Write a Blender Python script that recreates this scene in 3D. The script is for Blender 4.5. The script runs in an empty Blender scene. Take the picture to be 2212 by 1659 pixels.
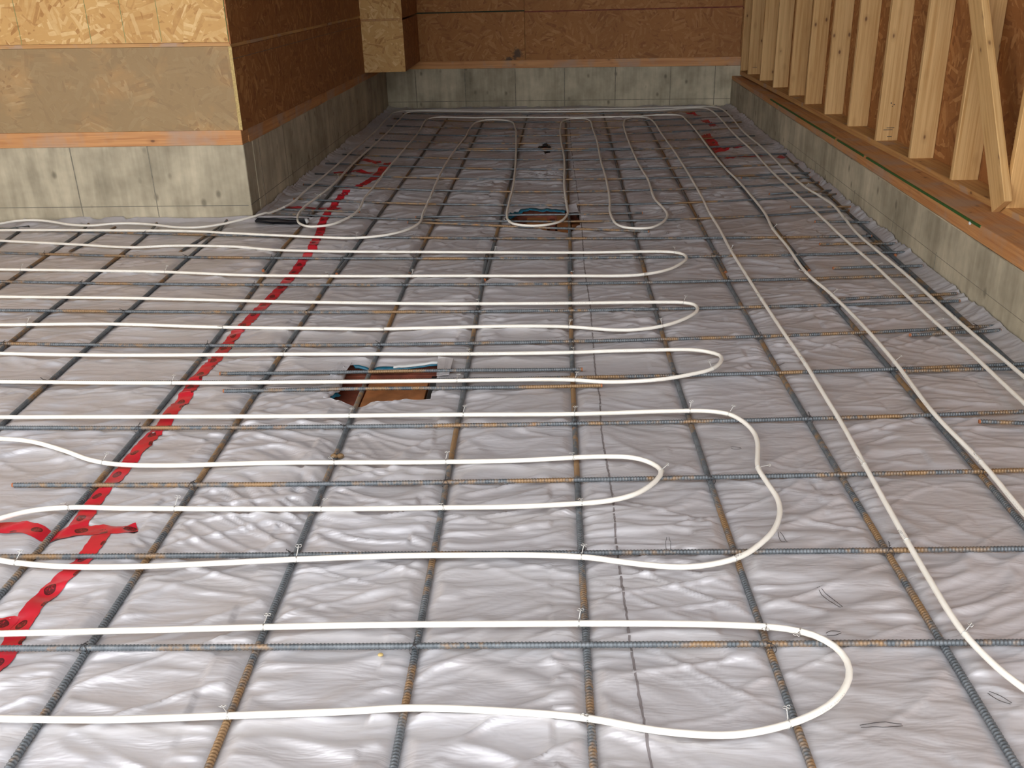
# Radiant-floor rough-in: foil blanket, rebar grid and white heating tube inside a garage under construction.
import bpy, bmesh, math, random
import numpy as np
from mathutils import Vector, Matrix

random.seed(7)
rng = np.random.default_rng(11)
scene = bpy.context.scene
COL = scene.collection

# ------------------------------------------------------------------ camera
cam_data = bpy.data.cameras.new('camera')
cam = bpy.data.objects.new('camera', cam_data)
COL.objects.link(cam)
CR = Vector((0.99915745, 0.03030934, -0.02767179))
CU = Vector((0.01329693, 0.39880744, 0.91693828))
CF = Vector((-0.03882751, 0.91653367, -0.3980684))
m = Matrix((CR, CU, -CF)).transposed().to_4x4()
m.translation = (0, 0, 1.52)
cam.matrix_world = m
cam_data.sensor_fit = 'HORIZONTAL'
cam_data.sensor_width = 36.0
cam_data.lens = 36.0 * 2064.655 / 2212.0
cam_data.clip_start = 0.05
cam_data.clip_end = 200
scene.camera = cam

# ------------------------------------------------------------------ world light (overcast sky through the open garage front)
world = bpy.data.worlds.new('overcast_sky')
scene.world = world
world.use_nodes = True
wn = world.node_tree.nodes
bg = wn['Background']
bg.inputs[0].default_value = (0.95, 0.97, 1.0, 1)
bg.inputs[1].default_value = 1.0
scene.view_settings.view_transform = 'Standard'
scene.view_settings.look = 'None'
scene.view_settings.gamma = 1.0
scene.view_settings.use_curve_mapping = False
scene.view_settings.exposure = 2.05
scene.cycles.use_denoising = True
scene.cycles.max_bounces = 4
scene.cycles.diffuse_bounces = 3
scene.cycles.glossy_bounces = 2
scene.cycles.use_adaptive_sampling = True
scene.cycles.adaptive_threshold = 0.05

# ------------------------------------------------------------------ measured layout (metres; x to the right, y into the room, z up)
L_BARS = {'n0': [(-1.493, 0.88), (-1.49, 2.08), (-1.489, 2.674), (-1.496, 3.268), (-1.51, 3.862), (-1.533, 4.456), (-1.564, 5.05), (-1.602, 5.644)], 'm1':
  [(-1.986, 1.166), (-2.049, 3.166), (-2.065, 3.681), (-2.081, 4.196), (-2.097, 4.711), (-2.113, 5.225), (-2.13, 5.74), (-2.146, 6.255)], 'm2': [(-2.311,
  1.353), (-2.469, 3.953), (-2.492, 4.33), (-2.515, 4.707), (-2.538, 5.084), (-2.561, 5.462), (-2.584, 5.839), (-2.607, 6.216)], 'm3': [(-2.741, 1.711), (-2.98,
  4.911), (-2.996, 5.131), (-3.013, 5.35), (-3.029, 5.569), (-3.046, 5.789), (-3.062, 6.008), (-3.078, 6.228)], 'm4': [(-3.314, 4.809), (-3.466, 5.809),
  (-3.475, 5.87), (-3.484, 5.931), (-3.493, 5.992), (-3.503, 6.053), (-3.512, 6.114), (-3.521, 6.175)], 'n1': [(-1.14, 0.599), (-1.146, 1.499), (-1.15, 2.161),
  (-1.155, 2.823), (-1.16, 3.484), (-1.166, 4.146), (-1.172, 4.807), (-1.178, 5.469)], 'n2': [(-0.715, 0.606), (-0.722, 1.506), (-0.726, 2.153), (-0.732,
  2.801), (-0.738, 3.448), (-0.744, 4.096), (-0.751, 4.743), (-0.759, 5.391)], 'n3': [(-0.334, 0.613), (-0.333, 1.513), (-0.333, 2.155), (-0.334, 2.796),
  (-0.336, 3.438), (-0.34, 4.08), (-0.344, 4.721), (-0.35, 5.363)], 'n4': [(0.078, 0.626), (0.081, 1.526), (0.083, 2.16), (0.087, 2.794), (0.093, 3.428),
  (0.102, 4.063), (0.112, 4.697), (0.124, 5.331)], 'n5': [(0.542, 0.604), (0.525, 1.504), (0.513, 2.137), (0.506, 2.771), (0.504, 3.404), (0.507, 4.037),
  (0.515, 4.671), (0.527, 5.304)], 'n6': [(0.948, 0.605), (0.937, 1.505), (0.93, 2.134), (0.925, 2.762), (0.923, 3.391), (0.923, 4.019), (0.926, 4.648), (0.931,
  5.276)], 'n7': [(1.354, 1.305), (1.362, 2.505), (1.365, 2.942), (1.366, 3.379), (1.367, 3.816), (1.366, 4.253), (1.364, 4.69), (1.361, 5.127)], 'n8': [(1.805,
  1.195), (1.863, 3.595), (1.871, 3.938), (1.879, 4.281), (1.887, 4.624), (1.895, 4.966), (1.904, 5.309), (1.912, 5.652)], 'f0': [(-1.591, 5.115), (-1.603,
  5.763), (-1.614, 6.411), (-1.626, 7.058), (-1.637, 7.706), (-1.648, 8.354), (-1.66, 9.002)], 'f1': [(-1.159, 5.027), (-1.149, 6.008), (-1.138, 6.989),
  (-1.128, 7.97), (-1.118, 8.951), (-1.108, 9.932), (-1.097, 10.913)], 'f2': [(-0.754, 5.003), (-0.742, 5.976), (-0.729, 6.95), (-0.717, 7.923), (-0.705,
  8.897), (-0.692, 9.87), (-0.68, 10.844)], 'f3': [(-0.335, 4.869), (-0.314, 5.893), (-0.292, 6.918), (-0.271, 7.942), (-0.25, 8.966), (-0.228, 9.991), (-0.207,
  11.015)], 'f4': [(0.125, 4.95), (0.141, 5.931), (0.156, 6.911), (0.172, 7.892), (0.187, 8.873), (0.203, 9.853), (0.218, 10.834)], 'f5': [(0.521, 4.944),
  (0.542, 5.974), (0.563, 7.005), (0.584, 8.035), (0.605, 9.065), (0.627, 10.096), (0.648, 11.126)], 'f6': [(0.946, 4.934), (0.967, 5.942), (0.987, 6.949),
  (1.008, 7.956), (1.029, 8.964), (1.05, 9.971), (1.07, 10.979)], 'f7': [(1.386, 4.933), (1.404, 5.858), (1.421, 6.783), (1.439, 7.708), (1.457, 8.633), (1.474,
  9.558), (1.492, 10.483)], 'f8': [(1.922, 5.193), (1.938, 5.707), (1.954, 6.221), (1.97, 6.736), (1.986, 7.25), (2.001, 7.764), (2.017, 8.279)], 's1':
  [(-2.216, 5.54), (-2.189, 5.86), (-2.162, 6.179)], 's2': [(-2.919, 5.598), (-2.905, 5.905), (-2.891, 6.212)], 's3': [(-3.639, 6.197), (-3.574, 6.242),
  (-3.509, 6.27)]}
T_BARS = {'t1': [(-2.258, 1.855), (-1.358, 1.856), (-1.049, 1.857), (-0.74, 1.857), (-0.43, 1.858), (-0.121, 1.86), (0.188, 1.861), (0.498, 1.863), (0.807,
  1.866), (1.116, 1.868), (1.616, 1.872)], 't2': [(-2.471, 2.262), (-1.571, 2.257), (-1.212, 2.255), (-0.854, 2.254), (-0.495, 2.254), (-0.137, 2.254), (0.221,
  2.256), (0.58, 2.258), (0.938, 2.261), (1.297, 2.265), (1.797, 2.27)], 't3': [(-1.748, 2.67), (-1.343, 2.664), (-0.937, 2.662), (-0.532, 2.662), (-0.126,
  2.666), (0.279, 2.672), (0.685, 2.681), (1.09, 2.693), (1.496, 2.707), (1.936, 2.725)], 't4': [(-2.921, 3.134), (-2.021, 3.104), (-1.557, 3.088), (-1.093,
  3.078), (-0.629, 3.074), (-0.165, 3.075), (0.299, 3.082), (0.763, 3.094), (1.227, 3.112), (1.691, 3.136), (1.944, 3.162)], 't5': [(-3.155, 3.585), (-2.255,
  3.541), (-1.737, 3.516), (-1.219, 3.499), (-0.701, 3.49), (-0.184, 3.491), (0.334, 3.5), (0.852, 3.517), (1.37, 3.543), (1.888, 3.578), (1.952, 3.612)], 't6':
  [(-3.387, 4.054), (-2.487, 3.984), (-1.924, 3.94), (-1.361, 3.91), (-0.798, 3.894), (-0.235, 3.891), (0.329, 3.901), (0.892, 3.925), (1.455, 3.963), (1.959,
  4.014)], 't7': [(-3.643, 4.533), (-2.743, 4.457), (-2.158, 4.406), (-1.572, 4.367), (-0.987, 4.338), (-0.401, 4.32), (0.184, 4.312), (0.769, 4.315), (1.355,
  4.329), (1.94, 4.353)], 't8': [(-3.901, 5.059), (-3.001, 4.952), (-2.394, 4.88), (-1.788, 4.822), (-1.182, 4.779), (-0.575, 4.749), (0.031, 4.733), (0.638,
  4.732), (1.244, 4.744), (1.851, 4.771)], 't9': [(-4.207, 5.684), (-3.307, 5.546), (-2.642, 5.445), (-1.976, 5.36), (-1.31, 5.292), (-0.645, 5.241), (0.021,
  5.207), (0.686, 5.19), (1.352, 5.189), (1.98, 5.206)], 't10': [(-4.529, 6.27), (-3.629, 6.155), (-2.937, 6.019), (-2.246, 5.9), (-1.554, 5.799), (-0.863,
  5.716), (-0.171, 5.649), (0.521, 5.601), (1.212, 5.57), (1.904, 5.556)], 't11': [(-1.884, 6.45), (-1.404, 6.302), (-0.924, 6.187), (-0.444, 6.105), (0.036,
  6.056), (0.516, 6.04), (0.996, 6.058), (1.476, 6.108), (1.956, 6.191)], 't12': [(-1.847, 6.899), (-1.362, 6.751), (-0.877, 6.638), (-0.392, 6.558), (0.093,
  6.511), (0.578, 6.499), (1.062, 6.52), (1.547, 6.576), (2.006, 6.665)], 't13': [(-1.89, 7.393), (-1.404, 7.229), (-0.919, 7.101), (-0.433, 7.008), (0.053,
  6.951), (0.538, 6.93), (1.024, 6.944), (1.509, 6.994), (1.995, 7.079)], 't14': [(-1.894, 7.817), (-1.403, 7.666), (-0.911, 7.544), (-0.42, 7.452), (0.072,
  7.388), (0.563, 7.355), (1.054, 7.351), (1.546, 7.376), (2.02, 7.43)], 't15': [(-1.905, 8.285), (-1.415, 8.117), (-0.924, 7.979), (-0.434, 7.872), (0.056,
  7.795), (0.546, 7.749), (1.036, 7.732), (1.527, 7.747), (2.017, 7.791)], 't16': [(-1.836, 8.7), (-1.352, 8.527), (-0.869, 8.388), (-0.385, 8.283), (0.098,
  8.211), (0.582, 8.172), (1.066, 8.167), (1.549, 8.196), (2.033, 8.258)], 't17': [(-1.689, 9.047), (-1.22, 8.899), (-0.751, 8.783), (-0.282, 8.698), (0.187,
  8.644), (0.656, 8.62), (1.124, 8.628), (1.593, 8.667), (2.043, 8.737)], 't18': [(-1.665, 9.467), (-1.212, 9.304), (-0.76, 9.178), (-0.307, 9.09), (0.145,
  9.039), (0.598, 9.025), (1.05, 9.049), (1.503, 9.11), (1.956, 9.208)], 't19': [(-1.687, 9.878), (-1.237, 9.728), (-0.786, 9.614), (-0.335, 9.536), (0.116,
  9.494), (0.567, 9.488), (1.018, 9.517), (1.469, 9.583), (1.92, 9.684)], 't20': [(-1.692, 10.396), (-1.231, 10.219), (-0.77, 10.082), (-0.309, 9.983), (0.152,
  9.923), (0.613, 9.902), (1.074, 9.919), (1.535, 9.975), (1.996, 10.07)], 't21': [(-1.691, 10.919), (-1.232, 10.716), (-0.774, 10.556), (-0.315, 10.439),
  (0.144, 10.364), (0.602, 10.333), (1.061, 10.344), (1.52, 10.399), (1.978, 10.496)], 't22': [(-1.647, 11.328), (-1.192, 11.215), (-0.737, 11.12), (-0.282,
  11.041), (0.173, 10.98), (0.627, 10.935), (1.082, 10.907), (1.537, 10.897), (1.992, 10.903)], 'a1': [(-1.354, 3.589), (-0.609, 3.587), (0.135, 3.585)], 'a2':
  [(-1.285, 3.413), (-0.54, 3.413), (0.205, 3.413)], 'a3': [(1.557, 3.914), (1.788, 3.936), (1.958, 3.957)], 'a4': [(1.378, 4.407), (1.698, 4.434), (1.967,
  4.46)], 'a5': [(1.506, 4.923), (1.763, 4.928), (1.975, 4.933)], 'a6': [(1.56, 5.399), (1.783, 5.388), (1.983, 5.377)], 'a7': [(1.667, 5.918), (1.845, 5.896),
  (1.992, 5.873)], 'a8': [(-0.872, 6.253), (-0.122, 6.246), (0.629, 6.24)], 'a9': [(-0.906, 6.113), (-0.142, 5.933), (0.622, 5.753)], 'a10': [(1.61, 6.321),
  (1.802, 6.304), (1.993, 6.286)], 'a11': [(1.558, 6.721), (1.786, 6.752), (2.008, 6.782)], 'a12': [(1.469, 7.284), (1.723, 7.27), (1.977, 7.257)], 'a13':
  [(-0.783, 8.844), (0.01, 8.748), (0.802, 8.652)], 'a14': [(-1.88, 6.561), (-1.579, 6.494), (-1.279, 6.427)], 'a15': [(1.498, 3.055), (1.572, 3.047), (1.645,
  3.04), (1.941, 2.989)], 'a16': [(1.396, 3.518), (1.631, 3.523), (1.866, 3.529), (1.95, 3.541)]}
TUBES = {'A': [(-2.368, 1.859), (-1.468, 1.888), (-1.376, 1.891), (-1.006, 1.904), (-0.521, 1.922), (-0.146, 1.927), (0.235, 1.924), (0.44, 1.915), (0.564,
  1.9), (0.624, 1.875), (0.662, 1.833), (0.675, 1.781), (0.663, 1.725), (0.614, 1.657), (0.548, 1.612), (0.469, 1.581), (0.377, 1.564), (0.289, 1.569), (0.201,
  1.583), (0.076, 1.615), (-0.132, 1.639), (-0.32, 1.647), (-0.466, 1.636), (-0.717, 1.623), (-0.987, 1.611), (-1.228, 1.614), (-1.336, 1.618), (-2.235,
  1.651)], 'B': [(-3.061, 3.183), (-2.161, 3.166), (-2.054, 3.164), (-1.457, 3.154), (-0.76, 3.143), (-0.421, 3.14), (0.088, 3.131), (0.427, 3.142), (0.567,
  3.138), (0.64, 3.11), (0.679, 3.047), (0.699, 2.96), (0.695, 2.88), (0.679, 2.801), (0.662, 2.71), (0.67, 2.615), (0.68, 2.512), (0.667, 2.428), (0.629,
  2.338), (0.58, 2.273), (0.516, 2.212), (0.43, 2.174), (0.343, 2.162), (0.26, 2.173), (0.187, 2.189), (0.102, 2.21), (-0.043, 2.223), (-0.219, 2.225), (-0.454,
  2.223), (-0.706, 2.21), (-0.938, 2.194), (-1.171, 2.181), (-1.351, 2.183), (-1.493, 2.202), (-1.549, 2.216), (-1.64, 2.249), (-1.704, 2.29), (-1.725, 2.339),
  (-1.711, 2.389), (-1.667, 2.438), (-1.594, 2.489), (-1.486, 2.513), (-1.306, 2.513), (-1.039, 2.506), (-0.634, 2.5), (-0.302, 2.503), (0.019, 2.504), (0.18,
  2.518), (0.266, 2.557), (0.332, 2.636), (0.353, 2.695), (0.33, 2.745), (0.273, 2.787), (0.163, 2.803), (-0.047, 2.797), (-0.398, 2.792), (-0.918, 2.798),
  (-1.273, 2.786), (-1.458, 2.798), (-1.559, 2.83), (-1.689, 2.903), (-1.836, 2.971), (-1.964, 2.996), (-2.106, 3.007), (-3.003, 3.077)], 'C': [(-3.251, 3.551),
  (-2.352, 3.506), (-2.232, 3.5), (-1.574, 3.467), (-0.82, 3.451), (-0.454, 3.448), (0.07, 3.44), (0.218, 3.414), (0.339, 3.417), (0.463, 3.44), (0.566, 3.482),
  (0.646, 3.528), (0.696, 3.607), (0.702, 3.677), (0.663, 3.72), (0.604, 3.75), (0.501, 3.763), (0.304, 3.771), (0.107, 3.76), (-0.354, 3.759), (-0.756, 3.773),
  (-1.164, 3.786), (-1.698, 3.796), (-2.124, 3.82), (-2.417, 3.846), (-2.545, 3.851), (-3.444, 3.886)], 'D': [(-3.662, 4.314), (-2.765, 4.244), (-2.623, 4.233),
  (-2.085, 4.219), (-1.536, 4.151), (-0.947, 4.104), (-0.809, 4.092), (-0.522, 4.097), (-0.166, 4.1), (0.091, 4.071), (0.288, 4.019), (0.392, 4.014), (0.506,
  4.045), (0.598, 4.108), (0.675, 4.198), (0.698, 4.262), (0.692, 4.319), (0.644, 4.352), (0.535, 4.364), (0.125, 4.378), (-0.556, 4.413), (-1.027, 4.465),
  (-1.35, 4.506), (-2.17, 4.613), (-2.857, 4.672), (-2.989, 4.687), (-3.883, 4.789)], 'E': [(-4.167, 5.317), (-3.275, 5.201), (-3.129, 5.182), (-2.182, 5.079),
  (-1.624, 4.975), (-1.108, 4.927), (-0.607, 4.897), (0.138, 4.839), (0.382, 4.824), (0.506, 4.839), (0.636, 4.906), (0.726, 5.021), (0.762, 5.108), (0.755,
  5.182), (0.716, 5.222), (0.641, 5.246), (0.151, 5.269), (-0.655, 5.353), (-1.6, 5.477), (-1.893, 5.58), (-2.294, 5.63), (-2.528, 5.609), (-2.909, 5.701),
  (-3.477, 5.836), (-3.647, 5.871), (-4.529, 6.052)], 'G': [(-4.463, 6.193), (-3.77, 6.091), (-3.6, 6.066), (-2.941, 5.998), (-2.301, 5.931), (-1.973, 5.849),
  (-1.369, 5.708), (-1.168, 5.678), (-0.986, 5.734), (-0.883, 5.84), (-0.822, 6.017), (-0.826, 6.307), (-0.831, 6.724), (-0.843, 7.607), (-0.834, 8.339),
  (-0.804, 8.967), (-0.78, 9.408), (-0.768, 10.077), (-0.73, 10.391), (-0.63, 10.542), (-0.465, 10.515), (-0.355, 10.331), (-0.309, 9.914), (-0.282, 9.24),
  (-0.253, 7.925), (-0.247, 7.086), (-0.257, 6.671), (-0.263, 6.213), (-0.247, 6.043), (-0.204, 5.944), (-0.107, 5.894), (-0.008, 5.905), (0.08, 5.981), (0.134,
  6.18), (0.135, 6.444), (0.131, 7.048), (0.153, 8.155), (0.141, 9.092), (0.149, 9.935), (0.187, 10.342), (0.283, 10.494), (0.401, 10.475), (0.462, 10.298),
  (0.467, 9.796), (0.471, 8.97), (0.455, 8.118), (0.452, 7.23), (0.437, 6.606), (0.414, 6.156), (0.441, 5.874), (0.493, 5.796), (0.615, 5.775), (0.69, 5.854),
  (0.757, 6.01), (0.777, 6.132), (0.771, 6.307), (0.744, 6.578), (0.763, 7.197), (0.75, 7.809), (0.753, 8.591), (0.773, 9.545), (0.796, 10.052), (0.854,
  10.366), (0.952, 10.485), (1.059, 10.433), (1.101, 10.227), (1.109, 9.94), (1.103, 9.412), (1.105, 8.476), (1.096, 7.701), (1.073, 6.648), (1.05, 6.102),
  (1.044, 5.709), (1.028, 5.26), (1.023, 4.786), (1.02, 4.383), (1.02, 3.957), (1.024, 3.563), (1.018, 3.261), (1.013, 3.0), (1.0, 2.719), (0.989, 2.459),
  (0.982, 2.279), (0.977, 2.091), (0.975, 1.959), (0.979, 1.879), (0.993, 1.802), (1.012, 1.738), (1.035, 1.69), (1.065, 1.632), (1.341, 1.099)], 'I': [(1.427,
  0.75), (1.365, 2.261), (1.359, 2.407), (1.366, 2.724), (1.352, 3.085), (1.374, 3.543), (1.378, 3.991), (1.36, 4.44), (1.331, 4.768), (1.351, 5.302), (1.357,
  5.687), (1.392, 6.08), (1.403, 6.433), (1.41, 7.08), (1.4, 7.609), (1.42, 8.597), (1.447, 9.542), (1.447, 10.203), (1.423, 10.509), (1.271, 10.622), (0.775,
  10.618), (0.108, 10.678), (-0.409, 10.783), (-0.674, 10.792), (-0.941, 10.801), (-1.203, 10.809), (-1.28, 10.717), (-1.294, 10.382), (-1.276, 9.791), (-1.289,
  8.621), (-1.303, 7.78), (-1.3, 7.077), (-1.304, 6.768), (-1.281, 6.385), (-1.322, 6.156), (-1.405, 6.015), (-1.521, 5.989), (-1.605, 6.072), (-1.662, 6.247),
  (-1.682, 6.515), (-1.657, 6.846), (-1.633, 7.225), (-1.637, 8.086), (-1.615, 8.901), (-1.592, 10.0), (-1.597, 10.875), (-1.583, 11.24), (-1.491, 11.357),
  (-1.221, 11.349), (-0.614, 11.223), (0.112, 11.095), (0.805, 11.048), (1.318, 11.032), (1.584, 11.099), (1.748, 11.031), (1.803, 10.798), (1.806, 10.259),
  (1.763, 9.217), (1.758, 8.324), (1.723, 7.39), (1.719, 6.631), (1.715, 6.003), (1.707, 5.467), (1.712, 4.915), (1.704, 4.386), (1.7, 4.03), (1.705, 3.664),
  (1.701, 3.394), (1.697, 3.156), (1.691, 2.945), (1.685, 2.6), (1.68, 1.6), (1.69, 0.9)], 'H': [(-4.443, 5.874), (-3.791, 6.13), (-3.661, 6.181), (-3.59,
  6.251), (-3.492, 6.274), (-3.37, 6.246), (-3.141, 6.135), (-2.989, 6.109), (-2.861, 6.147), (-2.722, 6.149), (-2.566, 6.107), (-2.405, 6.046), (-2.264,
  6.035), (-2.139, 6.086), (-2.076, 6.13), (-1.935, 6.288), (-1.838, 6.529), (-1.806, 6.711), (-1.802, 7.078), (-1.772, 7.97), (-1.764, 8.92), (-1.754, 10.024),
  (-1.769, 10.975), (-1.731, 11.458), (-1.515, 11.558), (-0.625, 11.438), (0.644, 11.308), (1.171, 11.271), (1.696, 11.273), (1.887, 11.159), (1.943, 10.883),
  (1.933, 10.288), (1.877, 9.298), (1.873, 8.376), (1.842, 7.494), (1.84, 6.818), (1.863, 6.573), (1.879, 6.288), (1.856, 5.992), (1.817, 5.542), (1.816,
  5.251), (1.819, 4.689), (1.813, 4.43), (1.806, 4.022), (1.808, 3.645), (1.809, 3.403), (1.809, 3.192), (1.8, 2.7), (1.79, 1.7), (1.8, 0.9)]}
TAPES = {'main_near': ([(-1.346, 1.746), (-1.342, 1.842), (-1.356, 1.94), (-1.359, 2.036), (-1.347, 2.131), (-1.325, 2.211), (-1.323, 2.317), (-1.329, 2.414)],
  0.052), 'main_far': ([(-1.418, 2.402), (-1.423, 2.433), (-1.447, 2.584), (-1.441, 2.734), (-1.438, 2.869), (-1.436, 3.015), (-1.427, 3.135), (-1.428, 3.367),
  (-1.452, 3.585), (-1.439, 3.794), (-1.442, 4.001), (-1.435, 4.25), (-1.42, 4.505), (-1.407, 4.729), (-1.403, 4.948), (-1.408, 5.186), (-1.41, 5.515), (-1.433,
  5.839), (-1.484, 6.163), (-1.517, 6.603), (-1.509, 6.895), (-1.506, 7.162)], 0.056), 'cross_near': ([(-1.753, 2.407), (-1.663, 2.424), (-1.582, 2.42),
  (-1.493, 2.383), (-1.435, 2.397), (-1.341, 2.404), (-1.265, 2.405), (-1.239, 2.419)], 0.06), 'stub_left': ([(-1.488, 1.96), (-1.417, 1.963), (-1.381, 1.959)],
  0.06), 'far_bend': ([(-1.511, 7.229), (-1.422, 7.441), (-1.375, 7.633), (-1.379, 7.86), (-1.368, 8.098), (-1.368, 8.307)], 0.065), 'far_cross1': ([(-1.89,
  6.685), (-1.782, 6.654), (-1.595, 6.659), (-1.45, 6.611)], 0.05), 'far_cross2': ([(-1.76, 7.902), (-1.619, 7.965), (-1.432, 7.866)], 0.06), 'far_cross3':
  ([(-1.635, 8.448), (-1.539, 8.414), (-1.45, 8.317)], 0.07), 'right_a': ([(1.532, 10.876), (1.622, 10.788), (1.681, 10.65)], 0.06), 'right_b': ([(1.651,
  10.268), (1.674, 10.102), (1.699, 9.88)], 0.08), 'right_c': ([(1.526, 9.412), (1.516, 8.837), (1.493, 8.483)], 0.09), 'right_d': ([(1.518, 8.503), (1.641,
  8.65), (1.744, 8.708)], 0.06), 'right_e': ([(1.503, 8.173), (1.642, 8.22), (1.824, 8.241)], 0.06), 'right_f': ([(1.947, 8.182), (1.998, 8.144)], 0.09)}
SEAM = [(0.206, 1.441), (0.199, 1.513), (0.192, 1.729), (0.188, 1.91), (0.186, 2.102), (0.185, 2.324), (0.192, 2.56), (0.181, 3.017), (0.192, 3.322), (0.189,
  3.635), (0.204, 4.401), (0.201, 5.091), (0.216, 5.767), (0.225, 6.697), (0.225, 7.826), (0.23, 8.849), (0.259, 10.929)]
HOLES = [[(-0.877, 3.368), (-0.866, 3.421), (-0.849, 3.456), (-0.853, 3.598), (-0.855, 3.667), (-0.819, 3.696), (-0.747, 3.673), (-0.65, 3.68), (-0.546, 3.707),
  (-0.464, 3.724), (-0.46, 3.643), (-0.449, 3.461), (-0.46, 3.399), (-0.459, 3.355), (-0.512, 3.348), (-0.6, 3.333), (-0.687, 3.315), (-0.715, 3.294), (-0.747,
  3.304), (-0.797, 3.331)], [(-0.263, 6.272), (-0.238, 6.361), (-0.178, 6.45), (-0.067, 6.481), (0.059, 6.477), (0.128, 6.423), (0.156, 6.302), (0.218, 6.322),
  (0.246, 6.23), (0.219, 5.986), (0.163, 5.908), (0.139, 5.841), (0.067, 5.881), (-0.064, 5.925), (-0.212, 5.996), (-0.251, 6.108), (-0.308, 6.174)], [(-0.069,
  8.778), (-0.032, 8.994), (0.003, 9.014), (0.028, 8.862), (0.052, 8.739), (0.022, 8.602), (-0.007, 8.515), (-0.031, 8.656)]]
TIES = [('A', 0.079, 1.609), ('A', -0.716, 1.621), ('A', 0.501, 1.59), ('A', 0.6, 1.884), ('A', 0.519, 1.905), ('A', -0.712, 1.917), ('A', 0.074, 1.927), ('B',
  0.502, 2.199), ('B', 0.662, 2.701), ('B', 0.077, 2.217), ('B', -0.714, 2.21), ('B', -1.499, 2.202), ('B', -1.48, 2.513), ('B', -1.148, 2.511), ('B', -0.711,
  2.501), ('B', -0.333, 2.503), ('B', 0.084, 2.507), ('B', 0.347, 2.683), ('B', 0.088, 2.798), ('B', -0.338, 2.794), ('B', -0.726, 2.799), ('B', -1.499, 2.806),
  ('B', 0.503, 3.139), ('B', 0.642, 3.11), ('B', -0.311, 3.139), ('B', -0.724, 3.142), ('B', 0.095, 3.131), ('C', 0.106, 3.438), ('C', -0.354, 3.449), ('C',
  -1.499, 3.464), ('C', 0.649, 3.531), ('C', 0.103, 3.763), ('C', -0.34, 3.759), ('C', -1.144, 3.785), ('D', 0.095, 4.069), ('D', -0.751, 4.095), ('D', 0.504,
  4.045), ('D', 0.649, 4.352), ('D', -0.341, 4.402), ('D', -1.519, 4.149), ('D', -2.482, 4.231), ('E', 0.514, 4.838), ('E', 0.129, 4.845), ('E', -0.726, 4.904),
  ('E', -1.169, 4.931), ('E', -2.122, 5.075), ('E', 0.721, 5.221), ('E', -3.006, 5.175), ('E', -0.311, 5.31), ('G', 0.979, 1.875), ('G', 0.982, 2.279), ('G',
  1.0, 2.722), ('G', 1.024, 3.551), ('G', 1.021, 4.374), ('G', 1.029, 5.229), ('G', 1.05, 6.071), ('G', -1.165, 5.677), ('G', -0.241, 6.007), ('G', -0.83,
  6.68), ('G', 0.131, 6.549), ('I', 1.366, 2.73), ('I', 1.374, 3.572), ('I', 1.36, 4.426), ('I', 1.329, 4.79), ('I', 1.356, 5.696), ('I', 1.7, 4.021), ('I',
  1.712, 4.898), ('I', -1.657, 6.892), ('I', -1.281, 6.426), ('I', -1.62, 7.482), ('H', 1.806, 4.016), ('H', 1.839, 5.804), ('H', -1.806, 7.094), ('H', -1.835,
  6.543), ('H', 1.84, 6.845)]
SCRAPS = [(0.33, 2.308), (0.656, 2.335), (0.714, 2.062), (0.703, 1.613), (0.989, 1.698), (0.682, 1.909), (0.891, 5.603), (-0.074, 5.796), (0.04, 5.81), (0.622,
  5.743), (0.733, 5.735), (1.203, 5.732), (0.629, 2.902), (0.943, 3.642), (-0.828, 5.819), (-0.493, 5.862)]

LC = Vector((-1.987, 6.328, 0))      # corner of the left block
BL = Vector((-1.895, 11.884, 0))     # back left corner
BR = Vector((2.144, 11.432, 0))      # back right corner
R0 = Vector((1.985, 3.8, 0))         # right wall base line
R1 = Vector((2.12, 11.4, 0))
CEIL = 4.0  # unseen ceiling height, picked for light levels on floor and walls
FRONT = 0.0                          # open garage front; unseen roof edge placed for the light

# ------------------------------------------------------------------ node helpers
def new_mat(name):
    mt = bpy.data.materials.new(name)
    mt.use_nodes = True
    nt = mt.node_tree
    return mt, nt, nt.nodes['Principled BSDF']

def N(nt, typ, **kw):
    n = nt.nodes.new(typ)
    for k, v in kw.items():
        if k in n.bl_rna.properties:
            setattr(n, k, v)
        else:
            n.inputs[k].default_value = v
    return n

def ramp(nt, fac, stops, interp='LINEAR'):
    r = nt.nodes.new('ShaderNodeValToRGB')
    r.color_ramp.interpolation = interp
    els = r.color_ramp.elements
    els[0].position, els[0].color = stops[0][0], (*stops[0][1], 1)
    els[1].position, els[1].color = stops[-1][0], (*stops[-1][1], 1)
    for p, c in stops[1:-1]:
        e = els.new(p)
        e.color = (*c, 1)
    nt.links.new(fac, r.inputs[0])
    return r.outputs[0]

def g(v):
    return (v, v, v)

def mixc(nt, fac, a, b, mode='MIX'):
    n = nt.nodes.new('ShaderNodeMix')
    n.data_type = 'RGBA'
    n.blend_type = mode
    for sock, val in ((n.inputs[0], fac), (n.inputs[6], a), (n.inputs[7], b)):
        if hasattr(val, 'is_linked') or hasattr(val, 'links'):
            nt.links.new(val, sock)
        elif isinstance(val, (int, float)):
            sock.default_value = val
        else:
            sock.default_value = (*val, 1)
    return n.outputs[2]

def mth(nt, op, a, b=None, c=None):
    n = nt.nodes.new('ShaderNodeMath')
    n.operation = op
    for i, v in enumerate((a, b, c)):
        if v is None:
            continue
        if isinstance(v, (int, float)):
            n.inputs[i].default_value = v
        else:
            nt.links.new(v, n.inputs[i])
    return n.outputs[0]

def mapping(nt, vec, scale=(1, 1, 1), rot=(0, 0, 0), loc=(0, 0, 0)):
    n = nt.nodes.new('ShaderNodeMapping')
    n.inputs['Scale'].default_value = scale
    n.inputs['Rotation'].default_value = rot
    n.inputs['Location'].default_value = loc
    nt.links.new(vec, n.inputs[0])
    return n.outputs[0]

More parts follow.
